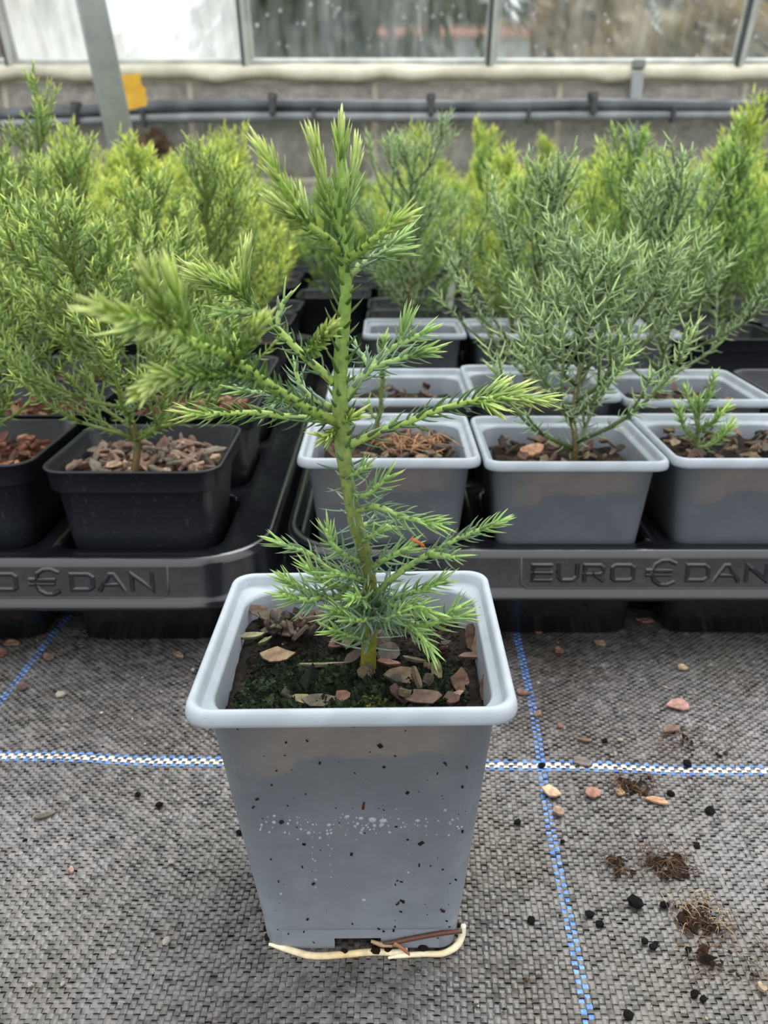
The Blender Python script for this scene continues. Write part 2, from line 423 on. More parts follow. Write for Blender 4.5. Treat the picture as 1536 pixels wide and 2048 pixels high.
# ------------------------------------------------------------------ glazing (leans inwards going up)
LEAN = math.radians(20)
M_ALU = plain_noise_mat('aluminium_bar', lin(168, 170, 166), lin(204, 205, 200), 0.45, 20)
M_RUBBER = mat('glazing_gasket', lin(66, 68, 68), 0.6)
def glass_mat(name, fmin, fmax):
    m = mat(name, (0.93, 0.96, 0.96), 0.16); N, L, b = nodes(m)
    mp = N.new('ShaderNodeMapping'); mp.inputs['Scale'].default_value = (1, 1, 0.16)
    c = N.new('ShaderNodeTexCoord'); L.new(c.outputs['Object'], mp.inputs[0])
    t = noise(m, 26, 5, 0.65, mp.outputs[0]); t2 = noise(m, 2.1, 3, 0.5)
    ad = N.new('ShaderNodeMath'); ad.operation = 'MULTIPLY_ADD'; L.new(t2.outputs[0], ad.inputs[0]); ad.inputs[1].default_value = 0.7; L.new(t.outputs[0], ad.inputs[2])
    f = N.new('ShaderNodeMapRange'); f.inputs[1].default_value = 0.62; f.inputs[2].default_value = 1.1; f.inputs[3].default_value = fmin; f.inputs[4].default_value = fmax; L.new(ad.outputs[0], f.inputs[0])
    tp = N.new('ShaderNodeBsdfTransparent'); tp.inputs[0].default_value = (0.93, 0.95, 0.95, 1)
    rf = N.new('ShaderNodeBsdfRefraction'); rf.inputs['Roughness'].default_value = 0.16; rf.inputs['IOR'].default_value = 1.02; rf.inputs['Color'].default_value = (0.95, 0.97, 0.97, 1)
    tl = N.new('ShaderNodeBsdfTranslucent'); tl.inputs[0].default_value = (0.80, 0.82, 0.82, 1)
    m1 = N.new('ShaderNodeMixShader'); m1.inputs[0].default_value = 0.45; L.new(tp.outputs[0], m1.inputs[1]); L.new(rf.outputs[0], m1.inputs[2])
    m2 = N.new('ShaderNodeMixShader'); L.new(f.outputs[0], m2.inputs[0]); L.new(m1.outputs[0], m2.inputs[1]); L.new(tl.outputs[0], m2.inputs[2])
    gl = N.new('ShaderNodeBsdfGlossy'); gl.inputs['Roughness'].default_value = 0.08
    m3 = N.new('ShaderNodeMixShader'); m3.inputs[0].default_value = 0.05; L.new(m2.outputs[0], m3.inputs[1]); L.new(gl.outputs[0], m3.inputs[2])
    L.new(m3.outputs[0], N['Material Output'].inputs['Surface'])
    return m
M_GLASS = glass_mat('wet_glass', 0.0, 0.14); M_GLASS_FOG = glass_mat('fogged_glass', 0.25, 0.75)
GY, GZ = WALL_Y+0.02, 0.490
bar_x = [at(px, 140, GY).x for px in (30, 497, 980, 1472)]
sp_ = (bar_x[-1]-bar_x[0])/3
bar_x = [bar_x[0]-3*sp_, bar_x[0]-2*sp_, bar_x[0]-sp_] + bar_x + [bar_x[-1]+sp_, bar_x[-1]+2*sp_, bar_x[-1]+3*sp_]
GH = 1.15
glaz_rot = (LEAN, 0, 0)
for k in range(len(bar_x)-1):
    xa, xb = bar_x[k], bar_x[k+1]
    wn = empty(f'window_{k+1}', ((xa+xb)/2, GY, GZ)); wn.rotation_euler = glaz_rot
    tag(wn, None, None, None, 'structure')
    hw = (xb-xa)/2
    g = MB(); g.box((0, 0, GH/2), (hw-0.006, 0.0015, GH/2)); pane = build(g, 'pane', M_GLASS_FOG if k in (0, 3) else M_GLASS, wn, False)
    g = MB(); g.box((0, -0.004, 0.006), (hw, 0.010, 0.008)); build(g, 'bottom_rail', M_ALU, wn, False, bevel=0.002)
    g = MB(); g.box((-hw, -0.006, GH/2), (0.016, 0.004, GH/2)); g.box((-hw, -0.016, GH/2), (0.005, 0.012, GH/2)); build(g, 'glazing_bar', M_ALU, wn, False, bevel=0.0015)
    g = MB(); g.box((-hw-0.008, -0.018, GH/2), (0.003, 0.010, GH/2)); build(g, 'gasket', M_RUBBER, wn, False)
    # beads of condensation
    Rw = np.random.RandomState(k+2); g = MB()
    for q in range(130):
        x = Rw.uniform(-hw+.02, hw-.02); z = Rw.uniform(0.02, 0.5); r_ = Rw.uniform(.0015, .004)
        L_ = []
        for (u, v) in ((1, 0), (0.75, 0.55), (0.1, 0.85)):
            L_.append([(x + r_*u*math.cos(a_), -0.0015 - r_*v, z + r_*(1.5 if Rw.rand() < .02 else 1.15)*u*math.sin(a_)) for a_ in np.linspace(0, 2*math.pi, 7)[:-1]])
        g.loft(L_, False, True)
    o = build(g, 'condensation_drops', M_DROP, wn); o['kind'] = 'stuff'

# ------------------------------------------------------------------ outside, seen through the wet glass
M_LAWN = plain_noise_mat('outside_ground', lin(120, 126, 96), lin(150, 146, 120), 0.95, 2)
g = MB(); g.box((0, 22, -0.02), (45, 19.4, 0.02)); og = build(g, 'ground', M_LAWN, smooth=False); tag(og, 'pale grass yard outside beyond the wet glass', kind='structure')
def tree(name, loc, h, rx, c0, c1, label, cat, seed, cone=False, n=4200, leaf=0.11, group=None):
    Rn = np.random.RandomState(seed)
    root = empty(name, loc); tag(root, label, cat, group)
    g = MB(); g.tube([(0, 0, 0), (0.03, 0, h*.4), (0, 0.02, h*.8)], [h*.03, h*.022, h*.008], 7)
    build(g, 'trunk', mat(name+'_bark', lin(86, 76, 66), 0.9), root)
    # leaf clusters around a few limbs
    nc = 26; cz = Rn.uniform(0.08, 1.0, nc)*h
    rr = rx*((1.05-cz/h) if cone else np.sqrt(np.clip(1-((cz/h-.5)/.56)**2, 0.05, 1)))
    an = Rn.uniform(0, 6.28, nc); rad = rr*np.sqrt(Rn.uniform(0, 1, nc))
    C = np.stack([rad*np.cos(an), rad*np.sin(an), cz], 1)
    idx = Rn.randint(0, nc, n); P = C[idx] + Rn.normal(0, 1, (n, 3))*np.array([rx*.24, rx*.24, h*.065])
    P[:, 2] = np.clip(P[:, 2], 0.02, None)
    A = Rn.normal(0, 1, (n, 3)); A /= np.linalg.norm(A, axis=1)[:, None]; B = np.cross(A, Rn.normal(0, 1, (n, 3))); B /= np.linalg.norm(B, axis=1)[:, None]
    s_ = leaf*Rn.uniform(.6, 1.3, n)[:, None]
    V = np.stack([P-A*s_, P+B*s_*.5, P+A*s_, P-B*s_*.5], 1).reshape(-1, 3)
    f = Rn.rand(n)[:, None]; cc = np.array(c0)[None]*(1-f)+np.array(c1)[None]*f
    me = mesh_np('crown', V, [np.arange(4*n).reshape(-1, 4)], M_NEEDLE_FAR, np.repeat(cc, 4, 0), False)
    o = obj('crown', me, root); o['kind'] = 'stuff'
    return root
def out_at(px, Y): return (at(px, 60, Y).x, Y, 0)
dk0, dk1 = lin(28, 46, 40), lin(58, 80, 68)
ol0, ol1 = lin(84, 92, 62), lin(120, 122, 88)
bg0, bg1 = lin(150, 130, 104), lin(186, 164, 140)
tree('conifer_tree', out_at(548, 9.0), 4.6, 0.85, dk0, dk1, 'narrow dark conifer outside behind the second pane', 'tree', 1, True)
tree('conifer_tree', out_at(700, 10.5), 5.0, 1.25, dk0, dk1, 'dark green conifer outside, right of the narrow one', 'tree', 2, True)
tree('broadleaf_tree', out_at(800, 15.5), 5.0, 1.3, ol0, dk1, 'olive tree outside just left of the third glazing bar', 'tree', 3)
tree('broadleaf_tree', out_at(905, 18.5), 6.0, 1.6, dk0, ol0, 'dark leafy tree outside behind the red-roofed shed', 'tree', 4)
tree('conifer_tree', out_at(1085, 15.5), 7.0, 1.7, dk0, dk1, 'big dark conifer outside above the red roof', 'tree', 5, False)
tree('shrub', out_at(1200, 9.0), 1.75, 0.52, bg0, bg1, 'bare pinkish-brown shrub outside beyond the grey conduit', 'shrub', 6)
tree('broadleaf_tree', out_at(1335, 12.5), 5.0, 1.5, ol0, lin(96, 96, 84), 'olive-grey tree outside left of the rightmost glazing bar', 'tree', 7)
tree('shrub', out_at(1420, 9.0), 1.5, 0.6, lin(140, 134, 84), bg1, 'straw-coloured bush outside low by the rightmost bar', 'shrub', 8)
tree('broadleaf_tree', out_at(1520, 13.0), 4.6, 1.5, ol0, dk1, 'green tree outside at the right end of the glass', 'tree', 9)
tree('shrub', out_at(95, 8.0), 1.5, 0.55, bg0, bg1, 'brownish bush outside behind the left pane beside the post', 'shrub', 10)
tree('shrub', out_at(-160, 9.0), 1.9, 0.8, bg0, ol1, 'tan hedge bush outside beyond the left end of the glass', 'shrub', 12)
M_SHEDW = mat('shed_wall', lin(188, 192, 194), 0.8); M_RED = plain_noise_mat('red_roof', lin(164, 104, 92), lin(186, 126, 112), 0.8, 3)
sh = empty('shed', out_at(960, 11.5)); tag(sh, 'low pale grey shed with red roof outside beyond the glass', 'shed')
g = MB(); g.box((0, 0.8, 0.86), (1.6, 0.8, 0.86)); build(g, 'wall', M_SHEDW, sh, False)
g = MB(); g.loft([[(-1.75, -0.12, 1.72), (-1.75, 1.75, 1.72), (-1.75, 0.8, 1.9)], [(1.75, -0.12, 1.72), (1.75, 1.75, 1.72), (1.75, 0.8, 1.9)]], True, True); build(g, 'roof', M_RED, sh, False)

# ------------------------------------------------------------------ post, pipes, conduit, card
M_GALV = mat('galvanised_steel', lin(158, 162, 165), 0.5)
t = noise(M_GALV, 14, 6, 0.7); r = ramp(M_GALV, t.outputs[0], [(0.3, lin(172, 177, 180)), (0.7, lin(214, 217, 218))]); setc(M_GALV, r.outputs[0])
pb = at(272, 420, 2.12); pt = at(172, -40, 1.98)
axis = (pt-pb); ln = axis.length; ext = pb - axis*(pb.z/axis.z)
post = empty('steel_post', ext); tag(post, 'leaning galvanised steel post in front of the block wall', 'post')
post.rotation_mode = 'QUATERNION'; post.rotation_quaternion = Vector((0, 0, 1)).rotation_difference(axis.normalized())
g = MB(); lp = []
for z in (0.0, 1.7): lp.append([Matrix.Rotation(math.radians(24), 3, 'Z') @ q for q in rrect(0.0265, 0.0265, 0.006, z, 3)])
g.loft(lp, True, True); build(g, 'tube', M_GALV, post)
g = MB(); g.box((0, 0, 0.004), (0.06, 0.06, 0.004)); build(g, 'base_plate', M_GALV, post, False, bevel=0.002)
# yellow card stuck behind the post
M_YEL = plain_noise_mat('yellow_card', lin(214, 158, 40), lin(238, 188, 70), 0.8, 30)
P = [(236, 150), (282, 146), (281, 160), (284, 172), (292, 178), (291, 190), (294, 198), (293, 212), (280, 214), (270, 218), (258, 220), (252, 222), (236, 222)]
yc = at(262, 185, 2.22); g = MB()
l0 = [at(x, y, 2.22) - yc for x, y in P]; l1 = [q + Vector((0, 0.0015, 0)) for q in l0]
g.loft([l0, l1], True, True)
o = build(g, 'sticky_card', M_YEL, smooth=False); o.location = yc; tag(o, 'torn yellow sticky card hanging beside the steel post', 'card')
M_PIPE = plain_noise_mat('black_pipe', lin(44, 47, 52), lin(98, 101, 106), 0.3, 9, 30, 0.3, 0.003)
M_PIPE2 = plain_noise_mat('grey_pipe', lin(116, 118, 122), lin(164, 166, 170), 0.32, 9, 30, 0.2, 0.003)
def pipe(pts, Y, r, m, name, label):
    c = catmull([at(x, y, Y) for x, y in pts], 8); o0 = Vector(c[len(c)//2]); 
    g = MB(); g.tube([Vector(q)-o0 for q in c], r, 10)
    root = empty(name, o0); tag(root, label, 'pipe'); build(g, 'pipe', m, root); return root, o0
up, uo = pipe([(-2000, 248), (-900, 242), (-300, 238), (0, 232), (150, 227), (300, 217), (450, 211), (620, 212), (800, 214), (1000, 214), (1200, 211), (1400, 214), (1560, 215), (2000, 214), (2600, 214), (3600, 214)], 2.385, 0.0175, M_PIPE, 'water_pipe', 'thick black pipe running along the block wall, upper one')
lo, lo0 = pipe([(-2000, 268), (-900, 262), (-300, 258), (0, 247), (150, 243), (300, 237), (450, 234), (620, 233), (800, 234), (1000, 233), (1200, 231), (1400, 230), (1560, 228), (2000, 228), (2600, 228), (3600, 228)], 2.38, 0.0115, M_PIPE2, 'water_pipe', 'thinner grey pipe running along the block wall under the black one')
for px, py in ((-60, 232), (152, 230), (545, 212), (862, 213), (1186, 210), (1530, 213)):
    q = at(px, py, 2.37); g = MB(); g.box(q-uo+Vector((0, 0, 0.0)), (0.007, 0.020, 0.021)); g.box(q-uo+Vector((0, 0.01, 0.022)), (0.010, 0.018, 0.008)); build(g, 'bracket', M_RUBBER, up, False, bevel=0.003)
for px, py in ((288, 238), (628, 235), (1056, 232), (1345, 228)):
    q = at(px, py, 2.37); g = MB(); g.box(q-lo0, (0.004, 0.018, 0.018)); build(g, 'cable_tie', M_RUBBER, lo, False, bevel=0.002)
M_COND = plain_noise_mat('conduit_grey', lin(146, 150, 154), lin(170, 172, 174), 0.6, 12)
q = at(1272, 170, 2.425); cd_ = empty('conduit', (q.x, 2.419, 0)); tag(cd_, 'vertical grey conduit fixed to the block wall', 'conduit')
g = MB(); g.box((0, 0, 0.235), (0.014, 0.010, 0.235)); build(g, 'channel', M_COND, cd_, False, bevel=0.003)
g = MB(); g.box((0, 0, 0.487), (0.015, 0.012, 0.010)); build(g, 'cap', plain_noise_mat('cap_grey', lin(120, 120, 116), lin(140, 140, 134), 0.7, 20), cd_, False, bevel=0.003)

# ------------------------------------------------------------------ trays
LET = {
 'E': [[(1, 1), (0, 1), (0, 0), (1, 0)], [(0, .5), (1, .5)]],
 'U': [[(0, 1), (0, .25), (.2, 0), (.8, 0), (1, .25), (1, 1)]],
 'R': [[(0, 0), (0, 1), (.85, 1), (1, .85), (1, .55), (.85, .42), (0, .42)], [(.5, .42), (1, 0)]],
 'O': [[(.15, 0), (0, .15), (0, .85), (.15, 1), (.85, 1), (1, .85), (1, .15), (.85, 0), (.15, 0)]],
 'D': [[(0, 0), (0, 1), (.8, 1), (1, .8), (1, .2), (.8, 0), (0, 0)]],
 'A': [[(0, 0), (.42, 1), (.58, 1), (1, 0)], [(.2, .33), (.8, .33)]],
 'N': [[(0, 0), (0, 1), (1, 0), (1, 1)]],
 '€': [[(1, 1.15), (.75, 1.32), (.45, 1.3), (.18, 1.05), (.08, .5), (.18, -.05), (.45, -.3), (.75, -.32), (1, -.15)], [(-.12, .66), (.85, .66)], [(-.12, .36), (.8, .36)]],
}
def letter_mesh(ch, w_, h_):
    mb = MB(); sw = 0.0011; hh = 0.0014
    for st in LET[ch]:
        P = [Vector((x*w_, 0, z*h_)) for x, z in st]
        closed = (P[0]-P[-1]).length < 1e-6
        L_ = []
        for i, p in enumerate(P):
            if closed: a_, b_ = P[i-1 if i > 0 else -2], P[i+1 if i < len(P)-1 else 1]
            else: a_, b_ = P[max(i-1, 0)], P[min(i+1, len(P)-1)]
            d1 = (p-a_).normalized() if (p-a_).length > 0 else None; d2 = (b_-p).normalized() if (b_-p).length > 0 else None
            if d1 is None: d1 = d2
            if d2 is None: d2 = d1
            t_ = (d1+d2).normalized(); nn = Vector((-t_.z, 0, t_.x)); k = 1/max(0.45, nn.dot(Vector((-d1.z, 0, d1.x))))
            nn = nn*k*sw
            e = Vector((0, 0, 0))
            if not closed and i == 0: e = -d2*sw*.9
            if not closed and i == len(P)-1: e = d1*sw*.9
            L_.append([p+nn*1.45+e, p+nn*.40+e+Vector((0, -hh, 0)), p-nn*.40+e+Vector((0, -hh, 0)), p-nn*1.45+e])
        n = len(L_); V = [q for l in L_ for q in l]; Fs = []
        for i in range(n-1):
            for k in range(3): Fs.append([i*4+k, i*4+k+1, (i+1)*4+k+1, (i+1)*4+k])
        Fs += [[0, 3, 2, 1], [(n-1)*4+k for k in range(4)]]
        mb.add(V, Fs)
    return mb.mesh('letter', M_TRAY, False)
WORD = [('E', 0.0, .0088), ('U', .0128, .0095), ('R', .0262, .0092), ('O', .0402, .0105), ('€', .0595, .0118), ('D', .0782, .0105), ('A', .0922, .0118), ('N', .1082, .0100)]
LMESH = {ch: letter_mesh(ch, w_, 0.0080) for ch, x, w_ in WORD}
TR = 0.045
TZ = 0.0565
def tray_mesh(ncol, nrow, px, py, mxl, mxr, myf, myb):
    """origin at front-left-bottom corner of the outline"""
    W = mxl + ncol*px + mxr; D = myf + nrow*py + myb
    mb = MB(); c = Vector((W/2, D/2, 0))
    def rr(off, z, rad): return [p + c for p in rrect(W/2-off, D/2-off, rad, z, 8)]
    prof = [(0.0045, .0345), (0.0, .0325), (-0.0006, .0345), (0.0012, .0368), (0.0021, .0384), (0.0023, .0390), (0.0033, .0548), (0.0035, .0556), (0.0046, .0578), (0.0062, .0590), (0.0082, .0588), (0.0098, .0576), (0.0112, TZ)]
    L_ = [rr(o_, z, TR-o_) for o_, z in prof]
    # the plate runs in to the grid of wells
    gx0, gx1, gy0, gy1 = mxl, W-mxr, myf, D-myb
    def grr(z):
        cc = Vector(((gx0+gx1)/2, (gy0+gy1)/2, 0)); return [p+cc for p in rrect((gx1-gx0)/2, (gy1-gy0)/2, 0.0004, z, 8)]
    L_.append(grr(TZ))
    mb.loft(L_)
    for i in range(ncol):
        for j in range(nrow):
            cc = Vector((gx0+(i+.5)*px, gy0+(j+.5)*py, 0))
            def q(h, r_, z): return [p+cc for p in rrect(h, h, r_, z, 4)]
            sq = [p+cc for p in rrect(px/2, py/2, 0.0004, TZ, 4)]
            mb.loft([sq, q(.0425, .012, TZ), q(.0418, .012, TZ-.002), q(.0395, .011, .030), q(.0370, .010, .0022)], False, True)
    return mb.mesh('tray_body', M_TRAY), W, D
def make_tray(loc, args, label, letters_x=None):
    me, W, D = tray_mesh(*args)
    root = empty('plant_tray', loc); tag(root, label, 'tray')
    obj('tray_body', me, root)
    if letters_x is not None:
        for ch, x, w_ in WORD:
            o = obj('letter', LMESH[ch], root); o.location = (letters_x-loc[0]+x, 0.0030, 0.0432); o.rotation_euler = (math.radians(-4), 0, 0)
        # raised border line around the word
        g = MB(); x0 = letters_x-loc[0]-.006; x1 = x0+.132; z0, z1 = .0385, .0560
        P = [(x0, z1), (x0, z0+.003), (x0+.003, z0), (x1-.003, z0), (x1, z0+.003), (x1, z1)]
        g.tube([(x, 0.0034 - (z-.047)*-.07, z) for x, z in P], 0.0008, 6); build(g, 'embossed_border', M_TRAY, root)
    return root
LX = [-0.127 - k*0.0955 for k in range(5)]; LY = [0.4655 + k*0.0965 for k in range(3)]
RX = [0.0025 + k*0.0940 for k in range(5)]; RY = [0.4720 + k*0.0990 for k in range(3)]
lt_x0 = -0.054-0.0245-5*0.0955-0.024
make_tray((lt_x0, 0.4010, 0), (5, 3, .0955, .0965, .024, .0245, .0165, .018), 'black tray holding the black pots, left', at(92, 1150, .405).x-.0655)
rt_x0 = RX[0]-.047-.012
make_tray((rt_x0, 0.4120, 0), (5, 3, .0940, .0990, .012, .020, .0115, .018), 'black tray holding the grey pots, right', at(1067, 1125, .415).x)
T2L = (lt_x0-.006, .755); T2R = (rt_x0+.016, .775)
for (x, y), lab in ((T2L, 'black tray behind the left one, under the green seedlings'), (T2R, 'black tray behind the right one, under taller seedlings')):
    make_tray((x, y, 0), (5, 3, .0955, .0965, .02, .02, .0165, .018), lab)

# ------------------------------------------------------------------ pots
def grey_pot_mesh():
    mb = MB(); n = 7
    def l(h, r_, z): return rrect(h, h, r_, z, n)
    prof = [(.0308, .006, .0000), (.0312, .006, .0008), (.0318, .007, .0090), (.0322, .0085, .0096), (.0328, .0105, .0110), (.0415, .0105, .0946),
            (.0452, .0075, .0944), (.0460, .0075, .0949), (.0463, .0075, .0962), (.0462, .0075, .0975), (.0459, .0075, .0988), (.0453, .0072, .0996), (.0446, .0068, .0998), (.0438, .0066, .0995), (.0432, .0064, .0986),
            (.0427, .0062, .0962), (.0424, .0062, .0956), (.0406, .0110, .0950), (.0401, .0120, .0938), (.0380, .0115, .0650), (.0325, .0095, .0130)]
    mb.loft([l(*p) for p in prof], False, True)
    return mb
def cut_foot(me, x0, x1, z1):
    pass
gp = grey_pot_mesh()
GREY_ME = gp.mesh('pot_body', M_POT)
def black_pot_mesh():
    mb = MB(); n = 7
    def l(h, r_, z): return rrect(h, h, r_, z, n)
    prof = [(.0300, .006, .0), (.0305, .007, .001), (.0395, .012, .0830), (.0424, .013, .0838), (.0430, .013, .0846), (.0440, .013, .0945), (.0450, .0135, .0948), (.0452, .0136, .0956), (.0448, .0134, .0962), (.0436, .0128, .0960), (.0428, .0124, .0945), (.0418, .012, .0850), (.0400, .012, .0838), (.0375, .0115, .060), (.031, .0095, .008)]
    mb.loft([l(*p) for p in prof], False, True)
    return mb
BLACK_ME = black_pot_mesh().mesh('pot_body', M_BLACK)
# hide the stepped inside: a pot needs no more than its soil there

# ------------------------------------------------------------------ soil and bark
def hnoise(x, y, s):
    return (np.sin(x*210+s)*np.cos(y*190+s*1.7) + .6*np.sin(x*430+y*170+s*2.3) + .5*np.cos(y*510-x*260+s*.7) + .3*np.sin(x*930+s)*np.sin(y*880+s))
def soil_mesh(half, z, amp, seed, cols, nseg=26):
    g = np.linspace(-1, 1, nseg+1); X, Y = np.meshgrid(g, g)
    # squircle the square so that corners follow the rounded pot
    ax_, ay_ = np.abs(X), np.abs(Y); mx_ = np.maximum(np.maximum(ax_, ay_), 1e-9); ux, uy = ax_/mx_, ay_/mx_
    rc = .40; lo_, hi_ = np.zeros_like(X), np.ones_like(X)
    for _ in range(22):
        md = (lo_+hi_)/2; dx = np.maximum(ux*md-(1-rc), 0); dy = np.maximum(uy*md-(1-rc), 0); ins = dx*dx+dy*dy <= rc*rc
        lo_ = np.where(ins, md, lo_); hi_ = np.where(ins, hi_, md)
    x = X*lo_*half; y = Y*lo_*half
    rs_ = np.random.RandomState(seed)
    Z = z + amp*hnoise(x, y, seed)*.5 + rs_.normal(0, amp*.22, x.shape)
    f = rs_.rand(*x.shape) + .35*hnoise(x*.5, y*.5, seed+2)
    c = np.array(cols); C = c[np.clip((f*len(c)).astype(int), 0, len(c)-1)]
    V = np.stack([x, y, Z], -1).reshape(-1, 3); n = nseg+1
    ii, jj = np.meshgrid(np.arange(nseg), np.arange(nseg)); a = (jj*n+ii).reshape(-1)
    # closed underneath so it has body
    V2 = V.copy(); V2[:, 2] = z-0.012; V2[:, :2] *= .93
    m = len(V); top = np.stack([a, a+1, a+1+n, a+n], 1); bot = np.stack([a+m, a+n+m, a+1+n+m, a+1+m], 1)
    idx = np.arange(n*n).reshape(n, n); ring = np.concatenate([idx[0, :-1], idx[:-1, -1], idx[-1, :0:-1], idx[:0:-1, 0]])
    rn = np.roll(ring, -1); side = np.stack([ring, ring+m, rn+m, rn], 1)
    return mesh_np('soil', np.concatenate([V, V2]), [top, bot, side], M_SOIL, np.concatenate([C.reshape(-1, 3)]*2))
def soil_z(x, y, z, amp, seed): return float(z + amp*hnoise(x, y, seed)*.5)
def crumbs_mesh(n, half, zf, seed, size, cols, excl=None):
    """lumps of soil: little irregular octahedra"""
    Rn = np.random.RandomState(seed)
    P = np.stack([Rn.uniform(-half, half, n), Rn.uniform(-half, half, n)], 1)
    z = zf(P[:, 0], P[:, 1]); s = size*Rn.lognormal(0, .45, n)
    base = np.array([(1, 0, 0), (-1, 0, 0), (0, 1, 0), (0, -1, 0), (0, 0, 1), (0, 0, -1)], float)
    V = base[None]*s[:, None, None]*Rn.uniform(.5, 1.3, (n, 6, 1)) + Rn.normal(0, .18, (n, 6, 3))*s[:, None, None]
    V[:, :, 2] *= .75
    V += np.concatenate([P, z[:, None]], 1)[:, None, :]
    f = np.array([(0, 2, 4), (2, 1, 4), (1, 3, 4), (3, 0, 4), (2, 0, 5), (1, 2, 5), (3, 1, 5), (0, 3, 5)])
    F = (np.arange(n)[:, None, None]*6+f[None]).reshape(-1, 3)
    c = np.array(cols)[Rn.randint(0, len(cols), n)]
    return mesh_np('crumbs', V.reshape(-1, 3), [F], M_SOIL, np.repeat(c, 6, 0), False)
def chip_mesh(seed, l, w_, t_, col, curl=0.15, jag=0.25, n=9):
    Rn = random.Random(seed); P = []
    for k in range(n):
        a = 2*math.pi*k/n + Rn.uniform(-.15, .15)
        ca, sa = math.cos(a), math.sin(a)
        f = 1/max(abs(ca)**1.6+abs(sa)**1.6, .5)**(1/1.6)
        f *= 1 + Rn.uniform(-jag, jag)
        P.append((ca*f*l/2, sa*f*w_/2))
    def z(x, y): return curl*(y/(w_/2))**2*w_*.5 + curl*.5*(x/(l/2))**2*l*.2 + Rn.uniform(-.08, .08)*t_
    top = [(x, y, z(x, y)+t_/2) for x, y in P]; bot = [(x*.93, y*.93, z(x, y)-t_/2) for x, y in P]
    mid = [(x*1.03, y*1.03, (a_[2]+b_[2])/2) for (x, y), a_, b_ in zip(P, top, bot)]
    V = top+mid+bot+[(0, 0, t_/2), (0, 0, -t_/2)]; Fs = []
    for i in range(n):
        j = (i+1) % n
        Fs += [[n+i, n+j, j, i], [2*n+i, 2*n+j, n+j, n+i], [i, j, 3*n], [2*n+j, 2*n+i, 3*n+1]]
    c = np.tile(np.array(col), (len(V), 1)); c[:n] *= np.array([Rn.uniform(.75, 1.25) for _ in range(n)])[:, None]
    return mesh_np('chip', V, [list(f) for f in Fs], M_CHIP, c, False)
BARK = [lin(128, 96, 76), lin(154, 120, 96), lin(104, 80, 66), lin(182, 148, 114), lin(86, 68, 58), lin(142, 108, 92), lin(124, 112, 96)]
RED = [lin(132, 74, 52), lin(150, 92, 66), lin(112, 62, 46), lin(168, 118, 88), lin(92, 54, 42)]
OLD = [lin(84, 66, 46), lin(104, 82, 56), lin(66, 50, 38), lin(120, 102, 70), lin(60, 54, 36), lin(96, 58, 44)]
SOILC = [lin(22, 19, 16), lin(32, 26, 21), lin(17, 15, 13), lin(42, 34, 26)]
MOSSC = [lin(30, 40, 24), lin(48, 60, 30), lin(26, 32, 22), lin(66, 76, 36)]

def grey_down(p, k=.35):
    return [tuple(c*(1-k)+(sum(q)/3)*k for c in q) for q in p]
BARK, RED, OLD = grey_down(BARK, .2), grey_down(RED, .15), grey_down(OLD, .2)
CHIPS = {}
def chip_set(key, pal, k, seed, lo=.006, hi=.013):
    Rn = random.Random(seed)
    CHIPS[key] = [chip_mesh(seed*100+i, Rn.uniform(lo, hi), Rn.uniform(lo*.45, hi*.5), Rn.uniform(.0010, .0020), pal[i % len(pal)], Rn.uniform(-.1, .25)) for i in range(k)]
chip_set('bark', BARK, 21, 3); chip_set('red', RED, 15, 4, .005, .011); chip_set('old', OLD, 18, 5, .005, .012); chip_set('dark', [tuple(c*.6 for c in q) for q in OLD], 18, 6, .0035, .009)
def strew(key, cx, cy, z, half, n, seed, label, group, tilt=.45, jitter=.002, keep=None, ind=0):
    """n chips in all; `ind` of them (the upper, nearer ones) are things, the rest one mulch object"""
    Rn = random.Random(seed); spots = []
    while len(spots) < n:
        x = Rn.uniform(-half, half); y = Rn.uniform(-half, half)
        if keep and not keep(x, y): continue
        if math.hypot(max(abs(x)-half+.012, 0), max(abs(y)-half+.012, 0)) > .012: continue
        up_ = Rn.random()
        spots.append((up_ - y*6, x, y, z + .0008 + Rn.uniform(0, jitter) + up_**2*.0035, Rn.choice(CHIPS[key]), (Rn.gauss(0, tilt), Rn.gauss(0, tilt), Rn.uniform(0, 6.28))))
    spots.sort(key=lambda q: -q[0])
    for q in spots[:ind]:
        o = obj('bark_chip', q[4]); o.location = (cx+q[1], cy+q[2], q[3]); o.rotation_euler = q[5]; tag(o, label, 'bark chip', group)
    parts = []
    for q in spots[ind:]:
        me = q[4]; nv = len(me.vertices); v = np.empty(nv*3, np.float32); me.vertices.foreach_get('co', v); v = v.reshape(-1, 3)
        c = np.empty(nv*4, np.float32); me.color_attributes['col'].data.foreach_get('color', c)
        Mx = np.array(Euler(q[5]).to_matrix()); parts.append((v @ Mx.T + np.array([q[1], q[2], q[3]-z]), [list(p.vertices) for p in me.polygons], c.reshape(-1, 4)[:, :3]))
    if parts:
        J_ = join_parts(parts); o = obj('bark_mulch', mesh_np('bark_mulch', J_[0], J_[1], M_CHIP, J_[2], False)); o.location = (cx, cy, z)
        tag(o, label.replace('bark chip', 'fine bark mulch'), 'bark mulch', None, 'stuff')
def join_parts(parts):
    """parts: list of (V, faces(list), C) -> one"""
    Vs = []; Fs = []; Cs = []; b = 0
    for V, F, C in parts:
        Vs.append(V); Cs.append(C)
        for f in F:
            Fs.append(f+b if isinstance(f, np.ndarray) else [i+b for i in f])
        b += len(V)
    return np.concatenate(Vs), Fs, np.concatenate(Cs)

